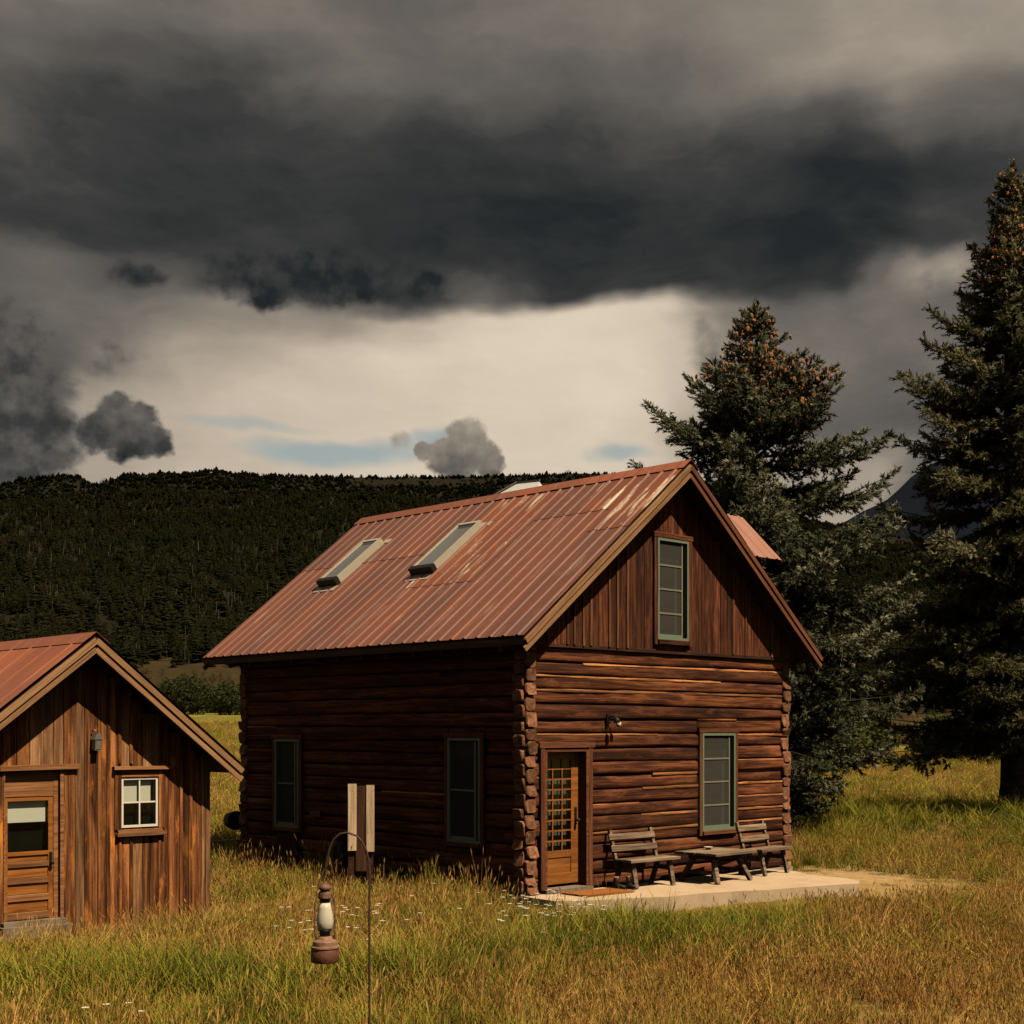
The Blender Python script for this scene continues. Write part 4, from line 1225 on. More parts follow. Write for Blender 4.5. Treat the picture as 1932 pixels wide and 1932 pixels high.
# two skylights on the lit slope
def roof_pt(x, y, lift): return Vector((x, y, roof_z(x))) + Vector((-RL.z, 0, RL.x)) * lift
def skylight(x0, x1, y0, y1):
    m = MB()
    h = .15
    def pbox(m, xa, xb, ya, yb, la, lb, mi=0):
        c = [roof_pt(xa, ya, la), roof_pt(xb, ya, la), roof_pt(xb, yb, la), roof_pt(xa, yb, la), roof_pt(xa, ya, lb), roof_pt(xb, ya, lb), roof_pt(xb, yb, lb), roof_pt(xa, yb, lb)]
        m.add(c, [(3, 2, 1, 0), (4, 5, 6, 7), (0, 1, 5, 4), (1, 2, 6, 5), (2, 3, 7, 6), (3, 0, 4, 7)], mi)
    t = .05
    pbox(m, x0, x1, y0, y0 + t, 0, h); pbox(m, x0, x1, y1 - t, y1, 0, h); pbox(m, x1 - t, x1, y0 + t, y1 - t, 0, h)
    s = m.build('skylight', 'cream_metal', cabin)
    m = MB(); pbox(m, x0 - .03, x0 + t, y0 - .01, y1 + .01, .0, h + .012); m.build('lower_frame', 'black_metal', s)
    m = MB(); pbox(m, x0 + t, x1 - t, y0 + t, y1 - t, .09, .10); m.build('shaft_lining', 'cream_metal', s)
    m = MB(); pbox(m, x0 + t, x1 - t, y0 + t, y1 - t, h - .02, h - .012); m.build('pane', 'skylight_glass', s)
    m = MB(); pbox(m, x0 - .16, x0 - .032, y0 - .04, y1 + .05, .022, .030); pbox(m, x1 + .001, x1 + .10, y0 - .12, y1 + .02, .022, .030); m.build('flashing', 'cream_metal', s)
skylight(1.26, 2.33, 6.16, 6.70)
skylight(1.26, 2.38, 3.44, 4.02)

# cross-gable dormer on the far slope
DY, DHW, DRZ, DEZ, DXE = 1.34, .88, 6.40, 5.52, 7.02
m = MB()
m.prism([(DY - .74, 3.9), (DY + .74, 3.9), (DY + .74, DEZ + .05), (DY, DRZ - .12), (DY - .74, DEZ + .05)], 'x', 4.6, HW + .02)
dorm = m.build('dormer', 'gable_board', cabin)
for sgn in (-1, 1):
    yo, yi = DY + sgn * DHW, DY
    a = Vector((0, yo, DEZ)); b = Vector((0, yi, DRZ)); sl = (b - a).normalized(); L = (b - a).length
    xin = 3.4
    nrm = Vector((0, -sl.z, sl.y)) if sgn < 0 else Vector((0, sl.z, -sl.y))
    if nrm.z < 0: nrm = -nrm
    for k in range(4):
        xa = xin + (DXE - xin) * k / 4; me = sheet_mesh('roof_sheet', L, (DXE - xin) / 4, 'dormer_metal', (DXE - xin) / 12)
        yax = nrm.cross(sl); org = Vector((xa if yax.x > 0 else xa + (DXE - xin) / 4, a.y, a.z))
        mm = Matrix((sl, yax, nrm)).transposed().to_4x4(); mm.translation = org
        put('roof_sheet', me, dorm, mat4=mm)
    plank('rake_board', (DXE - .03, yo, DEZ - .07), (DXE - .03, yi, DRZ - .07), .10, .025, (1, 0, 0), 'rake_red', dorm)
# bright metal hood just behind the ridge
A_, B_, C_, D_ = (3.26, 4.20, 6.67), (3.60, 3.86, 6.94), (3.54, 3.25, 6.89), (3.26, 3.0, 6.67)
m = MB(); vs = [A_, B_, C_, D_] + [(x + .7, y, z - .55) for x, y, z in (A_, B_, C_, D_)]
m.add(vs, [(0, 1, 2, 3), (7, 6, 5, 4), (0, 4, 5, 1), (1, 5, 6, 2), (2, 6, 7, 3), (3, 7, 4, 0)])
hood = m.build('vent_hood', 'zinc', cabin)
m = MB(); m.bar((3.25, 4.23, 6.69), (3.59, 3.88, 6.965), .025, .025); m.bar((3.60, 3.88, 6.96), (3.54, 3.23, 6.91), .025, .025); m.build('rim', 'grey_metal', hood)
# reel of black hose at the back corner, box and wires on the shady wall
m = MB(); m.tube([(.02, HL + .22, .74), (.02, HL + .40, .74)], .15, 18); m.tube([(.02, HL + .19, .74), (.02, HL + .23, .74)], .18, 18); m.build('hose_reel', 'black_metal', cabin)
plank('access_panel', (-.035, 5.92, .05), (-.035, 5.92, .60), .62, .03, (-1, 0, 0), 'dark_post', cabin)
m = MB(); m.box((-.05, 4.95, .93), (-.015, 5.25, 1.03)); m.build('vent_grille', 'black_metal', cabin)

# ------------------------------------------------------------------ patio and what stands on it
m = MB()
pts = []
edge = [(-.05, -.02), (5.85, -.02)] + [(5.85 - .10 * i + .08 * math.sin(i * 2), -.3 - i * .39) for i in range(6)] + [(4.95 - i * .58, -2.45 + i * .17 + .07 * math.sin(i * 1.9) + .04 * math.sin(i * 4.1)) for i in range(9)] + [(-.12, -.75)]
m.prism(edge, 'z', -.28, -.004)
pat = structure(m.build('patio', 'patio_stone', None, H0, HOUSE_YAW))

def house_thing(name, u, n, rot=0.0, z=0.0):
    p = H0 + TX * u - TY * n + Vector((0, 0, z)); return empty(name, p, HOUSE_YAW + rot)
def bench(u, n, rot, length, label, group='benches on the patio'):
    t = tag(house_thing('bench', u, n, rot), label, 'bench', group)
    L = length / 2; d0, d1 = .0, -.36       # back towards the wall is +y
    sh = .40
    for k, yy in enumerate((-.27, -.085)):
        plank('seat_plank', (-L, yy, sh), (L, yy, sh), .175, .042, (0, 0, 1), 'bench_wood', t, jit=.008)
    for sx in (-1, 1):
        x = sx * (L - .14)
        m = MB(); m.bar((x, -.33, 0), (x, -.24, sh), .05, .075, (1, 0, 0), jit=.004); m.build('leg', 'bench_wood', t)
        m = MB(); m.bar((x, .14, 0), (x, -.02, sh), .05, .075, (1, 0, 0), jit=.004); m.build('leg', 'bench_wood', t)
        m = MB(); m.bar((x, -.30, .27), (x, .06, .27), .04, .07, (0, 0, 1)); m.build('brace', 'bench_wood', t)
        xb = sx * (L - .10) - .04
        m = MB(); m.bar((xb, .0, sh - .10), (xb, .17, .87), .05, .05, (1, 0, 0), jit=.003); m.build('back_post', 'bench_wood', t)
    for zc in (.59, .765):
        yb = .0 + .17 * (zc - sh + .10) / (.57)
        plank('back_slat', (-L - .02, yb - .026, zc), (L - .12, yb - .026, zc), .10, .028, (0, -1, .25), 'bench_wood', t, jit=.006)
    return t
bench(2.25, .25, R(-3), 1.10, 'weathered grey bench nearest the door, in front of the lower logs')
bench(5.12, .42, R(6), 1.02, 'weathered grey bench at the far corner beyond the tall window')
def low_table(u, n):
    t = tag(house_thing('low_table', u, n, R(2)), 'low weathered plank table between the two patio benches', 'table')
    for k in range(4):
        yy = -.33 + k * .205
        plank('top_plank', (-.56, yy, .44), (.56, yy, .44), .195, .04, (0, 0, 1), 'bench_wood', t, jit=.008)
    for sx in (-1, 1):
        for sy in (-1, 1):
            m = MB(); m.bar((sx * .42 + .03 * sx, sy * .36 - .02, 0), (sx * .30, sy * .16 - .02, .44), .06, .085, (1, 0, 0), jit=.004); m.build('leg', 'bench_wood', t)
        m = MB(); m.bar((sx * .33, -.30, .40), (sx * .33, .26, .40), .05, .075); m.build('batten', 'bench_wood', t)
        m = MB(); m.bar((sx * .39, -.26, .16), (sx * .39, .22, .16), .04, .06); m.build('stretcher', 'bench_wood', t)
    return t
low_table(3.66, .62)
m = MB(); m.lathe([(.035, 0), (.04, .012), (.075, .04), (.07, .04), (.03, .016)], 18)
tag(m.build('dish', 'dish', None, H0 + TX * 3.75 - TY * .42 + Vector((0, 0, .482))), 'small pale dish near the back edge of the low table', 'dish')
m = MB(); m.box((-.50, -.28, .0), (.50, .28, .022), 0, .006)
o = m.build('door_mat', 'mat_coir', None, H0 + TX * 1.02 - TY * .50 + Vector((0, 0, .0)), HOUSE_YAW + R(-3))
tag(o, 'orange brown coir doormat on the patio before the cabin door', 'doormat')
def boot(u, n, rot, label):
    t = tag(house_thing('boot', u, n, rot), label, 'boot', 'boots under the bench')
    t.scale = (.8, .8, .72)
    m = MB()
    prof = [(-.13, .0, .045), (-.13, .06, .045), (-.10, .095, .042), (-.02, .12, .042)]
    secs = [(-.14, .03, .045, .06), (-.08, .045, .045, .075), (0, .045, .045, .10), (.06, .042, .045, .11)]
    vs = []
    for y, wd, z0, hh in secs:
        for q in range(8):
            a = math.pi * 2 * q / 8; vs.append((wd * math.cos(a), y, .055 + hh / 2 * math.sin(a) + (hh - .06) / 2))
    fs = [(i * 8 + q, i * 8 + (q + 1) % 8, (i + 1) * 8 + (q + 1) % 8, (i + 1) * 8 + q) for i in range(3) for q in range(8)]
    fs += [tuple(range(8))[::-1], tuple(24 + q for q in range(8))]
    m.add(vs, fs, 0, True); m.tube([(0, .035, .09), (0, .04, .17), (0, .05, .25)], [.044, .047, .05], 10); m.build('upper', 'boot', t)
    m = MB(); m.box((-.045, -.16, 0), (.045, .085, .028), 0, .004); m.build('sole', 'boot', t)
    m = MB(); m.tube([(0, .05, .235), (0, .051, .262)], [.053, .054], 10); m.build('cuff', 'boot_trim', t)
boot(1.60, .40, R(15), 'dark boot with tan cuff beside the bench leg, nearer the door')
boot(1.78, .47, R(-12), 'dark boot with tan cuff under the bench, farther from the door')

# boards, gas bottle by the shady wall
def board_stand():
    p = H0 - TX * .85 + TY * 2.77; p.z = float(ground_z(p.x, p.y))
    t = tag(empty('board_stand', p, HOUSE_YAW - R(90) + R(58)), 'pair of pale upright planks on dark posts before the shaded log wall', 'board stand')
    # local -y faces the viewer
    z0, z1 = .71, 1.75
    plank('pale_plank', (-.145, -.03, z0 + .02), (-.145, -.03, z1 + .01), .135, .03, (0, -1, 0), 'pale_plank', t, segs=3)
    plank('pale_plank', (.135, -.03, z0 - .0), (.135, -.03, z1 - .01), .128, .03, (0, -1, 0), 'pale_plank', t, segs=3)
    plank('middle_board', (-.005, -.015, z0 - .3), (-.005, -.015, z1 - .02), .17, .025, (0, -1, 0), 'dark_post', t)
    for x in (-.15, .14):
        m = MB(); m.box((x - .05, -.010, -.25), (x + .05, .09, z1 - .05)); m.build('post', 'dark_post', t)
board_stand()
def gas_bottle():
    p = H0 - TX * .35 + TY * 3.95; p.z = float(ground_z(p.x, p.y)) - .02
    t = tag(empty('gas_bottle', p), 'black gas bottle standing against the shaded log wall behind the planks', 'gas bottle')
    m = MB(); m.lathe([(.15, 0), (.155, .04), (.17, .06), (.18, .10), (.18, .66), (.165, .74), (.11, .80), (.04, .82)], 24); m.build('tank', 'black_metal', t)
    m = MB(); m.lathe([(.09, .80), (.10, .80), (.10, .92), (.09, .92)], 16); m.build('collar', 'black_metal', t)
    m = MB(); m.tube([(0, 0, .81), (0, 0, .89)], .018); m.tube([(0, 0, .87), (.05, 0, .87)], .012); m.build('valve', 'grey_metal', t)
gas_bottle()
# grey timber lying behind, between the buildings
a, b = at_depth(345, 1608, 27.2), at_depth(500, 1606, 27.8)
o = plank('timber_beam', (a.x, a.y, .12), (b.x, b.y, .13), .26, .18, (0, -1, 0), 'grey_timber', None, jit=.01)
tag(o, 'grey squared timber half sunk in the grass between shed and cabin', 'timber')

# ------------------------------------------------------------------ shed
shed = tag(empty('wooden_shed', S0, HOUSE_YAW), 'small brown board shed with half-glazed door and rusty metal roof', 'shed')
SRX, SRZ, SPITCH = SW / 2, 4.10, .786
SEX = -.32
def sroof(x): return SRZ - SPITCH * abs(x - SRX)
SD = (.88, 1.72, .24, 2.26); SWN = (2.55, 3.18, 1.41, 2.17)
m = MB(); zt = lambda x: sroof(x) - .14
m.prism([(.03, 0), (SD[0], 0), (SD[0], zt(SD[0])), (.03, zt(.03))], 'y', .03, .10)
m.prism([(SD[0], 0), (SD[1], 0), (SD[1], SD[2]), (SD[0], SD[2])], 'y', .03, .10)
m.prism([(SD[0], SD[3]), (SD[1], SD[3]), (SD[1], zt(SD[1])), (SD[0], zt(SD[0]))], 'y', .03, .10)
m.prism([(SD[1], 0), (SWN[0], 0), (SWN[0], zt(SWN[0])), (SRX, zt(SRX)), (SD[1], zt(SD[1]))], 'y', .03, .10)
m.prism([(SWN[0], 0), (SWN[1], 0), (SWN[1], SWN[2]), (SWN[0], SWN[2])], 'y', .03, .10)
m.prism([(SWN[0], SWN[3]), (SWN[1], SWN[3]), (SWN[1], zt(SWN[1])), (SWN[0], zt(SWN[0]))], 'y', .03, .10)
m.prism([(SWN[1], 0), (SW - .03, 0), (SW - .03, zt(SW - .03)), (SWN[1], zt(SWN[1]))], 'y', .03, .10)
swall = m.build('front_wall', 'interior', shed)
def clip_board(x0, x1, holes, parent, mats, y=.03, out=-1, zb=None, top=zt):
    w = x1 - x0; xc = (x0 + x1) / 2
    zb = random.uniform(-.02, .035) if zb is None else zb
    zs = [(zb, min(top(x0), top(x1)) + .02)]
    for h0, h1, hz0, hz1 in holes:
        if x1 > h0 + .01 and x0 < h1 - .01:
            new = []
            for a, b in zs:
                if a < hz0: new.append((a, min(b, hz0)))
                if b > hz1: new.append((max(a, hz1), b))
            zs = new
    for a, b in zs:
        if b - a < .05: continue
        mt = random.choices(mats, [.72, .28])[0]
        yy = y + out * random.uniform(0, .008)
        plank('board', (xc, yy, a), (xc, yy, b), w - .006, .026, (0, out, 0), mt, parent, jit=.006)
edges = sorted({SD[0], SD[1], SWN[0], SWN[1]})
xs_ = [-.02]
while xs_[-1] < SW:
    nx = xs_[-1] + random.uniform(.135, .215)
    for e in edges:
        if xs_[-1] < e - .03 and abs(nx - e) < .09: nx = e
        elif xs_[-1] < e - .03 < nx - .03 and nx > e: nx = e
    if nx > SW - .08: nx = SW + .02
    xs_.append(nx)
    if nx >= SW: break
for x0, x1 in zip(xs_, xs_[1:]):
    clip_board(x0, x1, [SD, SWN], swall, ['shed_board', 'shed_grey'])
for xb in xs_[1:-1]:
    if random.random() < .62 and not (SD[0] - .08 < xb < SD[1] + .08):
        zb = random.uniform(-.02, .03); ztp = zt(xb) - .01
        if SWN[0] - .12 < xb < SWN[1] + .12:
            plank('batten', (xb, .004, zb), (xb, .004, SWN[2] - .18), .05, .022, (0, -1, 0), random.choice(['shed_board', 'shed_grey']), swall, jit=.004)
            plank('batten', (xb, .004, SWN[3] + .17), (xb, .004, ztp), .05, .022, (0, -1, 0), 'shed_board', swall, jit=.004)
        else:
            plank('batten', (xb, .004, zb), (xb, .004, ztp), .055, .022, (0, -1, 0), random.choice(['shed_board', 'shed_grey', 'shed_board']), swall, jit=.004)
plank('corner_board', (SW - .01, .002, -.02), (SW - .01, .002, zt(SW) - .02), .08, .024, (0, -1, 0), 'shed_grey', shed)
# side and back walls
for xw, out in ((0, -1), (SW, 1)):
    m = MB(); m.box((xw - .04 - .03 * out, .10, 0), (xw + .04 - .03 * out, SL, sroof(xw) - .14)); sw_ = m.build('side_wall', 'interior', shed)
    y = .06
    while y < SL:
        w = random.uniform(.15, .21)
        plank('board', (xw + out * .012, y + w / 2, random.uniform(-.02, .03)), (xw + out * .012, y + w / 2, sroof(xw) - .12), w - .006, .026, (out, 0, 0), random.choice(['shed_board', 'shed_board', 'shed_grey']), sw_, jit=.005); y += w
m = MB(); m.prism([(.03, 0), (SW - .03, 0), (SW - .03, zt(SW - .03)), (SRX, zt(SRX)), (.03, zt(.03))], 'y', SL - .08, SL); m.build('back_wall', 'shed_board', shed)
m = MB(); m.box((.05, .12, -.03), (SW - .05, SL - .1, .10)); m.build('floor_slab', 'interior', shed)
m = MB(); m.box((-.04, -.02, -.25), (SW + .04, SL + .02, -.035), 0, .01); m.build('foundation', 'rock', shed)
# roof
SY0, SY1 = -.42, SL + .40
m = MB()
for s_ in (0, 1):
    f_ = (lambda x: x) if s_ == 0 else (lambda x: SW - x)
    m.prism([(f_(SEX + .02), sroof(SEX) - .022), (f_(SRX), SRZ - .022), (f_(SRX), SRZ - .11), (f_(SEX + .02), sroof(SEX) - .11)], 'y', SY0 + .02, SY1 - .02)
sdeck = m.build('roof', 'deck_under', shed)
SRL = Vector((SRX - SEX, 0, SRZ - sroof(SEX))); sl_len = SRL.length; SRL.normalize()
for side in (0, 1):
    up = SRL if side == 0 else Vector((-SRL.x, 0, SRL.z)); nrm = Vector((-SRL.z, 0, SRL.x)) if side == 0 else Vector((SRL.z, 0, SRL.x))
    b0 = Vector((SEX - .03, 0, sroof(SEX))) if side == 0 else Vector((SW - SEX + .03, 0, sroof(SEX)))
    nsh = 8; cw2 = (SY1 - SY0) / nsh
    for c in range(nsh):
        me = sheet_mesh('roof_sheet', sl_len + .02, cw2, 'shed_roof_metal', cw2, .012)
        yax = nrm.cross(up); org = b0 + nrm * .004; org.y = SY0 + c * cw2 if yax.y > 0 else SY0 + (c + 1) * cw2
        mm = Matrix((up, yax, nrm)).transposed().to_4x4(); mm.translation = org
        put('roof_sheet', me, sdeck, mat4=mm)
m = MB()
for sgn in (-1, 1):
    a = Vector((SRX, 0, SRZ + .04)); b = a + Vector((sgn * .20, 0, -.20 * SPITCH + .003))
    m.add([(a.x, SY0 - .01, a.z), (a.x, SY1 + .01, a.z), (b.x, SY1 + .01, b.z), (b.x, SY0 - .01, b.z), (a.x, SY0 - .01, a.z - .006), (a.x, SY1 + .01, a.z - .006), (b.x, SY1 + .01, b.z - .006), (b.x, SY0 - .01, b.z - .006)],
          [(0, 1, 2, 3), (7, 6, 5, 4), (0, 3, 7, 4), (1, 5, 6, 2), (2, 6, 7, 3)])
m.build('ridge_cap', 'cap_metal', sdeck)
for yq, out in ((SY0, -1), (SY1, 1)):
    for sgn in (-1, 1):
        for drop, wid, prj in ((.065, .085, .024), (.158, .085, .002)):
            xe = SEX if sgn < 0 else SW - SEX
            dz_ = drop * math.hypot(1, SPITCH)
            plank('rake_board', (xe, yq + out * (prj - .02), sroof(xe) - dz_), (SRX, yq + out * (prj - .02), SRZ - dz_), wid, .022, (0, out, 0), 'rake_tan', shed, jit=.003, segs=5)
# door
m = MB(); y0, y1 = .06, .105
lx0, lx1, lz0, lz1 = .90, 1.60, .27, 1.92
gz0, gz1, gx0, gx1 = 1.18, 1.86, .965, 1.533
m.box((lx0, y0, lz0), (gx0, y1, lz1)); m.box((gx1, y0, lz0), (lx1, y1, lz1)); m.box((gx0, y0, gz1), (gx1, y1, lz1)); m.box((gx0, y0, gz0 - .05), (gx1, y1, gz0))
sdoor = m.build('door', 'door_wood', shed)
zz = lz0
hs = [.10, .145, .09, .14, .085, .14, .08, .08]
tot = sum(hs); k = (gz0 - .05 - lz0) / tot
for i, h in enumerate(hs):
    h *= k
    if i % 2 == 0: plank('rail', (gx0, y1 - .02, zz + h / 2), (gx1, y1 - .02, zz + h / 2), h - .002, .022, (0, -1, 0), 'shed_trim', sdoor, jit=.001).location.y = y0 + .02
    else: plank('panel', (gx0, y0 + .034, zz + h / 2), (gx1, y0 + .034, zz + h / 2), h - .002, .014, (0, -1, 0), 'door_wood', sdoor, jit=.001)
    zz += h
m = MB(); m.box((gx0, y0 + .018, gz0), (gx1, y0 + .022, gz1)); m.build('pane', 'glass', sdoor)
m = MB(); m.box((gx0 - .01, y1 + .02, gz1 - .29), (gx1 - .015, y1 + .03, gz1 + .02)); m.build('blind', 'blind', sdoor)
m = MB(); m.box((gx0 - .03, y1 + .10, gz0 - .04), (gx1 + .03, y1 + .11, gz1 + .04)); m.build('indoor_shade_sheet', 'unlit_dark', sdoor)  # dark sheet stands in for the shade indoors
m = MB(); m.box((1.545, y0 - .012, .98), (1.585, y0 - .0005, 1.16)); m.lathe([(.004, -.028), (.026, -.014), (.028, 0), (.024, .014), (.004, .026)], 12, c=(1.565, y0 - .05, 1.02)); m.tube([(1.565, y0, 1.02), (1.565, y0 - .05, 1.02)], .010); m.build('handle', 'black_metal', sdoor)
m = MB(); m.box((SD[0], -.012, SD[2]), (lx0, .14, SD[3])); m.box((lx1, .045, SD[2]), (SD[1] - .05, .14, SD[3])); m.box((SD[1] - .05, -.012, SD[2]), (SD[1], .14, SD[3])); m.box((lx0, .05, lz1), (lx1, .14, SD[3]))
sfr = m.build('door_frame', 'shed_trim', shed)
plank('lintel', (.82, .0, 2.30), (1.93, .0, 2.31), .075, .055, (0, -1, 0), 'shed_trim', sfr)
m = MB(); m.box((.80, -.16, .04), (1.76, .11, .20), 0, .012); m.box((.84, -.10, .20), (1.72, .11, .262), 0, .006); m.build('door_step', 'threshold', shed)
# window with four panes and a pulled blind
m = MB(); b = .032; u0, u1, z0, z1 = 2.58, 3.15, 1.436, 2.14
um, zm = (u0 + u1) / 2, (z0 + z1) / 2
m.box((u0, -.004, z0), (u0 + b, .05, z1)); m.box((u1 - b, -.004, z0), (u1, .05, z1)); m.box((u0 + b, -.004, z0), (u1 - b, .05, z0 + b)); m.box((u0 + b, -.004, z1 - b), (u1 - b, .05, z1))
swin = m.build('window', 'white_paint', shed)
m = MB(); m.box((um - .011, .004, z0 + b), (um + .011, .035, z1 - b)); m.build('muntin', 'white_paint', swin)
for ua, ub in ((u0 + b, um - .0115), (um + .0115, u1 - b)):
    m = MB(); m.box((ua, .006, zm - .011), (ub, .033, zm + .011)); m.build('muntin', 'white_paint', swin)
    for za, zb_ in ((z0 + b, zm - .0115), (zm + .0115, z1 - b)):
        m = MB(); m.box((ua, .018, za), (ub, .022, zb_)); m.build('pane', 'glass', swin)
m = MB(); m.box((u0 + b - .005, .055, zm - .01), (u1 - b - .055, .06, z1 - .01)); m.build('blind', 'blind', swin)
m = MB(); m.box((u0 - .02, .13, z0 - .02), (u1 + .02, .14, z1 + .02)); m.build('indoor_shade_sheet', 'unlit_dark', swin)
plank('casing', (u0 - .055, -.002, z0 - .02), (u0 - .055, -.002, z1 + .06), .10, .022, (0, -1, 0), 'shed_board', swin)
plank('casing', (u1 + .055, -.002, z0 - .02), (u1 + .055, -.002, z1 + .06), .10, .022, (0, -1, 0), 'shed_board', swin)
plank('casing', (u0 - .004, -.002, z1 + .05), (u1 + .004, -.002, z1 + .05), .09, .022, (0, -1, 0), 'shed_board', swin)
plank('hood', (2.44, .0, 2.275), (3.31, .0, 2.272), .05, .075, (0, -1, 0), 'shed_trim', swin)
plank('sill', (2.49, .0, 1.335), (3.25, .0, 1.33), .04, .075, (0, -1, 0), 'shed_grey', swin)
plank('apron', (2.52, -.0, 1.38), (3.21, -.0, 1.38), .055, .03, (0, -1, 0), 'shed_trim', swin)
# fixture on the gable
m = MB(); m.box((2.125, -.12, 2.53), (2.215, -.015, 2.68), 0, .003); m.prism([(2.11, 2.68), (2.23, 2.68), (2.195, 2.76), (2.145, 2.76)], 'y', -.13, -.012)
sl_ = m.build('wall_light', 'grey_metal', shed)
m = MB(); m.box((2.135, -.128, 2.545), (2.205, -.121, 2.66)); m.build('lens', 'grey_metal', sl_)
m = MB(); m.tube([(2.13, -.02, 2.78), (2.13, -.05, 2.82), (2.16, -.06, 2.80), (2.16, -.06, 2.76)], .008); m.build('conduit', 'grey_metal', sl_)

# ------------------------------------------------------------------ hanging lantern on its iron hook
LD = 6.75
hp = [(697, 2420), (697, 2200), (697, 1932), (697, 1760), (697, 1650), (696, 1625), (691, 1604), (683, 1588), (673, 1577), (656, 1571), (642, 1573), (630, 1583), (622, 1600), (617, 1622), (614, 1640), (609, 1649), (603, 1645)]
pts = [at_depth(x, y, LD) for x, y in hp]
gz = float(ground_z(pts[0].x, LD))
pts[0].z = gz - .25
pts[1].z = pts[2].z * .4 + gz * .6
base = Vector((pts[0].x, LD, gz))
m = MB(); m.tube([p - base for p in pts], [.0055] * 4 + [.005] * (len(pts) - 4), 8)
o = m.build('shepherd_hook', 'hook_iron', None, base); tag(o, 'thin rusty iron hook pole curving over to hold the lantern', 'hook pole')
lc = at_depth(613, 1815, LD)
PXM = FPX / LD
def zp(py): return (1815 - py) / PXM
lan = tag(empty('lantern', lc, .3), 'rusty kerosene lantern with frosted globe hanging from the iron hook', 'lantern')
rr = lambda px: px / PXM
m = MB(); m.lathe([(rr(25), 0), (rr(26.5), zp(1813)), (rr(26.5), zp(1791)), (rr(25), zp(1789))], 36); m.build('fuel_tank', 'rust_tank', lan)
m = MB(); m.lathe([(rr(25), zp(1789)), (rr(27.5), zp(1788)), (rr(27.5), zp(1785)), (rr(23), zp(1784)), (rr(22.5), zp(1776)), (rr(21), zp(1774)), (rr(15), zp(1772)), (rr(13), zp(1768)), (rr(11), zp(1766))], 36, smooth=False); m.build('tank_shoulder', 'rust_pale', lan)
m = MB(); m.lathe([(rr(9), zp(1767)), (rr(10), zp(1765)), (rr(10), zp(1757)), (rr(13), zp(1756)), (rr(13), zp(1754))], 24); m.build('burner', 'black_metal', lan)
m = MB(); m.lathe([(rr(11), zp(1756)), (rr(14.5), zp(1750)), (rr(16), zp(1740)), (rr(15), zp(1727)), (rr(12), zp(1713)), (rr(10), zp(1703))], 28); m.build('globe', 'frosted_glass', lan)
m = MB(); m.lathe([(rr(9.5), zp(1704)), (rr(9.5), zp(1695))], 20); m.build('globe_collar', 'black_metal', lan)
m = MB(); m.lathe([(rr(12), zp(1696)), (rr(13), zp(1693)), (rr(11), zp(1688)), (rr(11.5), zp(1684)), (rr(9), zp(1682)), (rr(9), zp(1679)), (rr(12), zp(1677)), (rr(11), zp(1672)), (rr(6), zp(1667)), (rr(2), zp(1665))], 24); m.build('chimney_cap', 'rust_cap', lan)
for sx in (-1, 1):
    m = MB(); m.tube([(sx * rr(16), 0, zp(1776)), (sx * rr(19), 0, zp(1760)), (sx * rr(19), 0, zp(1705)), (sx * rr(14), 0, zp(1688)), (sx * rr(10), 0, zp(1684))], .0042, 8); m.build('side_tube', 'rust_cap', lan)
m = MB(); hk = pts[14] - lc
hkl = Matrix.Rotation(-.3, 3, 'Z') @ hk
m.tube([(-rr(17), 0, zp(1690)), (-rr(13), 0, zp(1668)), (hkl.x - .004, hkl.y, hkl.z), (hkl.x + .004, hkl.y, hkl.z), (rr(13), 0, zp(1668)), (rr(17), 0, zp(1690))], .0016, 6); m.build('bail', 'hook_iron', lan)

# ------------------------------------------------------------------ spruces
def tri_soup(name, T, mats, tone, fm=None):
    n = len(T); V = T.reshape(-1, 3)
    me = bpy.data.meshes.new(name)
    me.vertices.add(n * 3); me.vertices.foreach_set('co', V.astype(np.float32).ravel())
    me.loops.add(n * 3); me.loops.foreach_set('vertex_index', np.arange(n * 3, dtype=np.int32))
    me.polygons.add(n); me.polygons.foreach_set('loop_start', np.arange(0, n * 3, 3, dtype=np.int32))
    for mm in mats: me.materials.append(MAT[mm])
    a = me.attributes.new('tone', 'FLOAT', 'POINT'); a.data.foreach_set('value', np.asarray(tone, np.float32))
    me.update(calc_edges=True); me.validate()
    return me

def cone_p(rel, top, a):
    return 2.4 * (1 - rel / top) ** .8 * (1.3 if mnoise.noise(Vector((math.cos(a) * 1.5, math.sin(a) * 1.5, rel * 18))) > -.05 else .25)

def norm(v): return v / (np.linalg.norm(v, axis=-1, keepdims=True) + 1e-9)

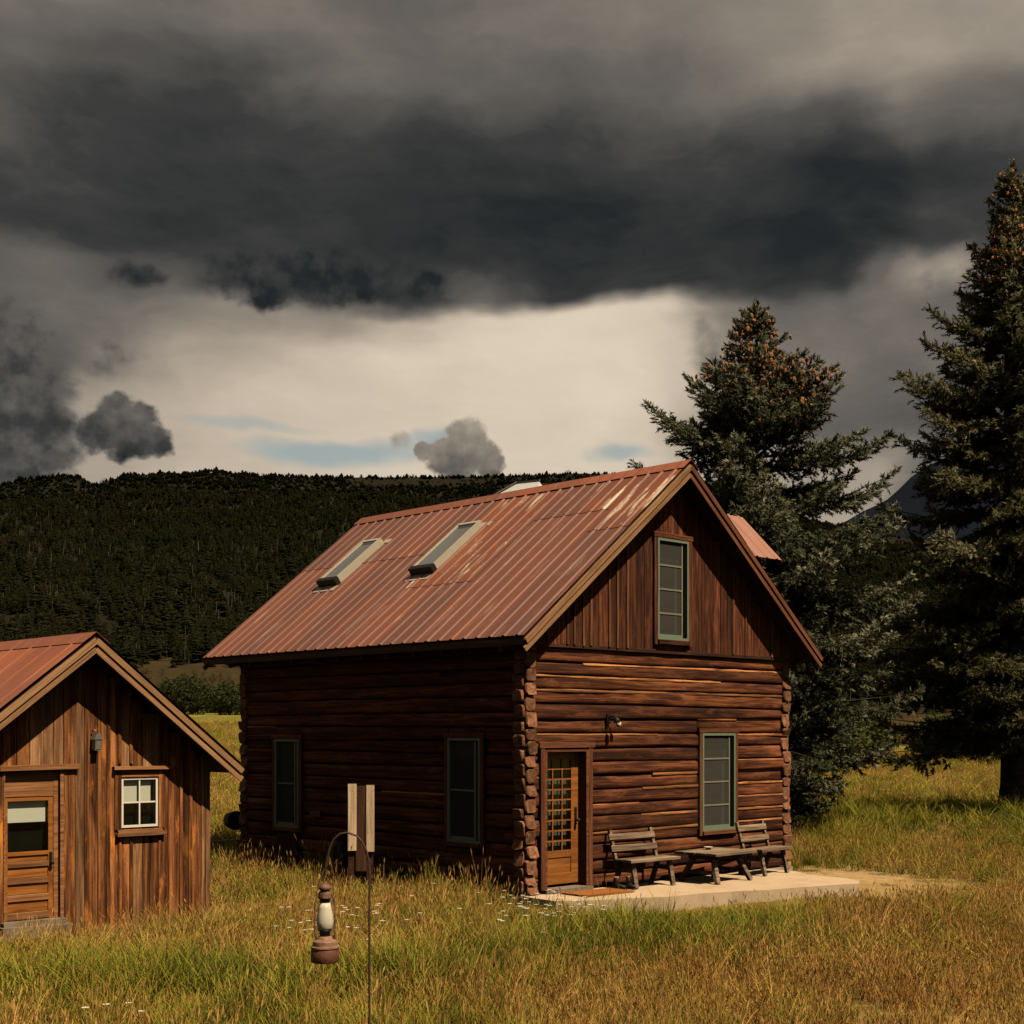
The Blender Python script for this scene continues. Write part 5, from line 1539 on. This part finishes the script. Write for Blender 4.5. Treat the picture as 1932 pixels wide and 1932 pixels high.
def spruce(label, base, height, profile, crown_from, trunk_r, mat, cone_top, n_cones, seed, dead=()):
    rg = np.random.default_rng(seed)
    t = tag(empty('spruce_tree', base), label, 'spruce tree', 'spruces beside the cabin')
    px_ = [p[0] for p in profile]; pr_ = [p[1] for p in profile]
    m = MB(); k = 14
    m.tube([(.05 * math.sin(i * 1.1), .05 * math.cos(i * .8), -.35 + (height + .25) * i / k) for i in range(k + 1)], [trunk_r * (1.25 if i == 0 else 1) * (1 - i / k) ** .8 + .012 for i in range(k + 1)], 12)
    m.build('trunk', 'bark', t)
    limb = MB()
    org, dirs, tones, lens = [], [], [], []
    cones = []
    z = crown_from
    while z < height * .985:
        rel = 1 - z / height                           # 0 at the top
        nb = int(rg.integers(5, 7)) if rel > .12 else int(rg.integers(3, 6))
        a0 = rg.uniform(0, 6.28)
        for b in range(nb):
            a = a0 + 6.283 * b / nb + rg.normal(0, .25)
            Rm = float(np.interp(rel, px_, pr_)); L = Rm * rg.choice([rg.uniform(.55, .85), rg.uniform(.85, 1.15)])
            zz = z + rg.normal(0, .10)
            if L < .12: L = .12
            up0 = np.interp(rel, [0, .12, .35, .7, 1], [1.0, .55, .18, -.10, -.28]) + rg.normal(0, .08)
            droop = np.interp(rel, [0, .2, .6, 1], [.0, .16, .36, .42])
            n = max(4, int(L / .16) + 2)
            s = np.linspace(0, 1, n)
            rad_ = s * L
            hz_ = L * (up0 * s - droop * s * s * 1.2 + droop * .95 * s ** 4 + .10 * s ** 3)
            side = rg.normal(0, .07) * L * s * s
            ca, sa = math.cos(a), math.sin(a)
            C = np.stack([ca * rad_ - sa * side, sa * rad_ + ca * side, zz + hz_], 1)
            if L > .5: limb.tube([tuple(C[i]) for i in (0, n // 2, n - 1)], [.012 + .012 * L, .010 + .004 * L, .005], 5, caps=False)
            tang = norm(np.gradient(C, axis=0))
            btone = rg.normal(0, .13)
            # twigs to both sides
            st = .115
            for q in np.arange(.16 * L if L > .8 else .04, L, st):
                f = q / L; i = min(n - 1, int(f * (n - 1)))
                P = C[i] + (C[min(i + 1, n - 1)] - C[i]) * (f * (n - 1) - i)
                T = tang[i]
                S = norm(np.cross(T, [0, 0, 1.0]))
                tl = (.20 + .62 * L * .42 * math.sin(math.pi * min(1, .22 + .72 * f)) * rg.uniform(.6, 1.15)) * (1 - .45 * f)
                tl = min(tl, .95)
                for sg in (-1, 1):
                    D = norm(T * rg.uniform(.5, .9) + S * sg * rg.uniform(.7, 1.0) + np.array([0, 0, rg.uniform(-.28, .22)]))
                    ns = max(1, int(tl / .105))
                    for e in range(ns):
                        g = (e + .5) / ns
                        Q = P + D * tl * g + np.array([0, 0, -.12 * tl * g * g])
                        DD = norm(D + rg.normal(0, .42, 3) + np.array([0, 0, .10]))
                        org.append(Q); dirs.append(DD); lens.append(rg.uniform(.17, .27))
                        outer = .55 * f + .45 * g
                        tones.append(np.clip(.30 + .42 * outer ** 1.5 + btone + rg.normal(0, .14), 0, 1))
                        if rel < cone_top and len(cones) < n_cones and outer > .30 and rg.random() < cone_p(rel, cone_top, a): cones.append(Q + DD * .16 + np.array([rg.normal(0, .05), rg.normal(0, .05), rg.uniform(-.02, .10)]))
                # sprig on the branch itself
                org.append(P); dirs.append(norm(T + np.array([0, 0, .35]) + rg.normal(0, .3, 3))); lens.append(.2); tones.append(np.clip(.28 + .4 * f + btone + rg.normal(0, .1), 0, 1))
            for _ in range(3):
                org.append(C[-1]); dirs.append(norm(tang[-1] + rg.normal(0, .25, 3))); lens.append(.22); tones.append(np.clip(.7 + btone + rg.normal(0, .12), 0, 1))
        z += np.interp(rel, [0, .15, .5, 1], [.17, .28, .34, .34]) * rg.uniform(.8, 1.2)
    for _ in range(12):
        org.append(np.array([rg.normal(0, .02), rg.normal(0, .02), height * (1 - .035 * rg.random())])); dirs.append(norm(np.array([rg.normal(0, .35), rg.normal(0, .35), 1.0]))); lens.append(.26); tones.append(.6)
    org, dirs, lens, tones = map(np.array, (org, dirs, lens, tones))
    # each sprig: needles standing off a short twig
    n = len(org); K = 16
    ref = np.where(np.abs(dirs[:, 2:3]) < .9, np.array([[0, 0, 1.0]]), np.array([[1.0, 0, 0]]))
    A = norm(np.cross(dirs, ref)); Bv = np.cross(dirs, A)
    tris, tn = [], []
    for kk in range(K):
        ph = 6.283 * (kk * .618) + rg.uniform(0, 6.28, n); f = (kk + .3) / K
        rd = A * np.cos(ph)[:, None] + Bv * np.sin(ph)[:, None]
        p = org + dirs * (lens * f)[:, None]
        nl = lens * rg.uniform(.34, .55, n)
        dn = norm(dirs * .75 + rd * .85)
        w = norm(np.cross(dn, rd + 1e-4)) * (lens * .085)[:, None]
        tip = p + dn * nl[:, None]
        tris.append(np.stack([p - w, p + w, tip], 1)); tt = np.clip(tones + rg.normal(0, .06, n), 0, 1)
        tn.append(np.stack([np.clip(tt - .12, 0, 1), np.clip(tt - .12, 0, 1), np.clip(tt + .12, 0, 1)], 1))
    T = np.concatenate(tris); TN = np.concatenate(tn).ravel()
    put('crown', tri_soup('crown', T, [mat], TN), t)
    limb.build('limbs', 'bark', t)
    if cones:
        m = MB()
        for c in cones:
            h = rg.uniform(.09, .15); r_ = rg.uniform(.028, .042); tx, ty = rg.normal(0, .2), rg.normal(0, .2)
            ring = [(0.0, .35), (.3, 1.0), (.7, .85), (1.0, .2)]
            vs = []
            for g, s_ in ring:
                for j in range(5):
                    q = 6.283 * j / 5; vs.append((c[0] + tx * h * g + r_ * s_ * math.cos(q), c[1] + ty * h * g + r_ * s_ * math.sin(q), c[2] - h * g))
            m.add(vs, [(i * 5 + j, i * 5 + (j + 1) % 5, (i + 1) * 5 + (j + 1) % 5, (i + 1) * 5 + j) for i in range(3) for j in range(5)])
        co = m.build('cones', 'cone_scales', t); co['kind'] = 'stuff'
    if dead:
        m = MB()
        for (a, zz, L, up) in dead:
            p = Vector((0, 0, zz)); d0 = Vector((math.cos(a), math.sin(a), up)).normalized()
            ptsb = [p + d0 * L * s_ + Vector((0, 0, -.15 * L * s_ * s_)) for s_ in (0, .35, .7, 1)]
            m.tube(ptsb, [.035, .026, .016, .006], 5)
            for _ in range(9):
                s_ = rg.uniform(.3, .95); q = p + d0 * L * s_ + Vector((0, 0, -.15 * L * s_ * s_))
                e = q + Vector((rg.normal(0, .3), rg.normal(0, .3), rg.normal(0, .22))) * .9
                m.tube([q, (q + e) / 2 + Vector((0, 0, .03)), e], [.010, .007, .003], 4)
        m.build('bare_limbs', 'bare_wood', t)
    return t
plain('bare_wood', (.15, .12, .10), .9, 0, .3, 10, .3)
b1 = at_depth(1424, 1380, 31.0); b1.z = float(ground_z(b1.x, b1.y))
top1 = CAM_H + (HZ - 586) / FPX * 31.0
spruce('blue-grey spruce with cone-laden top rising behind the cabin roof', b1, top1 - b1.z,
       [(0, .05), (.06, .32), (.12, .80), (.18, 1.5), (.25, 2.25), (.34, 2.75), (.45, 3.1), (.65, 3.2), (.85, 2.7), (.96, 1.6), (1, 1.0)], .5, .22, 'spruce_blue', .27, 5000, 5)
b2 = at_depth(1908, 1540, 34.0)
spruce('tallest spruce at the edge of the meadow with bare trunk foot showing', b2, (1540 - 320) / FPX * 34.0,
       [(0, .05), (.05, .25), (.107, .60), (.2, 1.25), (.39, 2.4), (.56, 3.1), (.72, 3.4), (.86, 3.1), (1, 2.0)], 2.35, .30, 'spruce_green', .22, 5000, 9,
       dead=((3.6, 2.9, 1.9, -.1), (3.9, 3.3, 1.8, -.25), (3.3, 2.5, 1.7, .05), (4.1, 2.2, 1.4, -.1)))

# ------------------------------------------------------------------ shrubs in the distance
def shrub(label, base, rx, rz, seed, tones=(.1, .7), group='shrubs on the far slope', n=3200, leaf=None):
    rg = np.random.default_rng(seed)
    t = tag(empty('shrub', base), label, 'shrub', group)
    c = rg.normal(0, 1, (n, 3)); c = norm(c) * (rg.random((n, 1)) ** .4)
    lump = np.array([1 + .35 * mnoise.noise(Vector((v[0] * 1.6 + seed, v[1] * 1.6, v[2] * 1.6))) for v in c])[:, None]
    P = c * lump * np.array([rx, rx, rz]) + np.array([0, 0, rz * .85])
    P = P[P[:, 2] > 0]
    n = len(P); s = (leaf or rx * .055)
    T = P[:, None, :] + rg.normal(0, s, (n, 3, 3)); tn = np.repeat(rg.uniform(*tones, n), 3)
    put('foliage', tri_soup('foliage', T, ['shrub_leaf'], tn), t)
    m = MB()
    for k in range(4): m.tube([(0, 0, -.2), (rg.normal(0, .2) * rx, rg.normal(0, .2) * rx, rz * .7)], [.05 * rx, .02 * rx], 5)
    m.build('stem', 'bark', t)
def far_pt(px, r):
    a = px_az(px); x, y = math.sin(a) * r, math.cos(a) * r
    return Vector((x, y, float(ground_z(x, y))))
for i, (px, r, rx, rz, lab) in enumerate((
        (362, 190, 2.8, 2.9, 'tallest dark shrub on the slope just above the shed roof'),
        (405, 205, 2.2, 2.2, 'low dark shrub on the slope next to the tall one'),
        (432, 185, 2.6, 2.4, 'round dark shrub on the slope against the cabin edge'),
        (330, 215, 3.0, 2.8, 'broad dark shrub on the slope left of the tall one'),
        (385, 235, 1.6, 1.4, 'small shrub on the brown slope high above the others'),
        (415, 260, 2.0, 1.5, 'little shrub on the brown slope under the wood edge'),
        (345, 270, 2.2, 1.8, 'shrub on the brown slope nearest the shed ridge'),
        (1560, 95, 2.6, 1.9, 'low shrub in the meadow just beyond the cabin corner'),
        (1610, 120, 3.5, 2.2, 'broad shrub in the meadow under the cone-laden spruce'),
        (1790, 110, 3.2, 2.0, 'meadow shrub between the two spruces'),
        (1860, 90, 2.2, 1.9, 'yellowish meadow shrub left of the tall spruce trunk'))):
    shrub(lab, far_pt(px, r), rx, rz, 40 + i, (.0, .45) if i < 7 else (.4, 1.0), 'shrubs on the far slope' if i < 7 else 'shrubs beyond the meadow')

# ------------------------------------------------------------------ white wildflowers
def flower_meshes():
    out = []
    for i in range(3):
        rg = random.Random(i); m = MB()
        h = .30 + .06 * i
        m.tube([(0, 0, 0), (.01, .01, h * .6), (.02 * (i - 1), .015, h)], [.003, .0025, .002], 4, 1)
        top = Vector((.02 * (i - 1), .015, h))
        for k in range(7):
            q = 6.283 * k / 7; u = Vector((math.cos(q), math.sin(q), .1)) * 1.35; w = Vector((-math.sin(q), math.cos(q), 0))
            m.add([top + u * .004, top + u * .016 + w * .008, top + u * .026, top + u * .016 - w * .008], [(0, 1, 2, 3)])
        m.lathe([(.002, -.002), (.007, 0), (.005, .004), (.001, .006)], 6, 0, tuple(top))
        out.append(raw_mesh('wildflower', m.v, m.f, ['petal', 'stem'], m.m, m.sm))
    return out
FM = flower_meshes()
rg = random.Random(21)
spots = []
for _ in range(36): spots.append((rg.gauss(640, 75), rg.gauss(1762, 24), 'small white wildflower in the scattered patch behind the hanging lantern', 'white flowers behind the lantern'))
for _ in range(70): spots.append((rg.gauss(1030, 66), rg.gauss(1746, 15), 'small white wildflower in the dense drift before the cabin corner', 'white flowers before the cabin corner'))
for px, py in ((200, 1925), (165, 1945), (238, 1905), (820, 1690), (905, 1712), (260, 1915)):
    spots.append((px, py, 'single white wildflower standing apart in the open grass', 'lone white flowers'))
for i, (px, py, lab, gr) in enumerate(spots):
    x, y = on_ground(px, py, .05)
    o = put('wildflower', FM[i % 3], None, (x, y, float(ground_z(x, y)) - .01), rg.uniform(0, 6.28))
    o.scale = (1, 1, rg.uniform(.95, 1.35)); tag(o, lab, 'flower', gr)
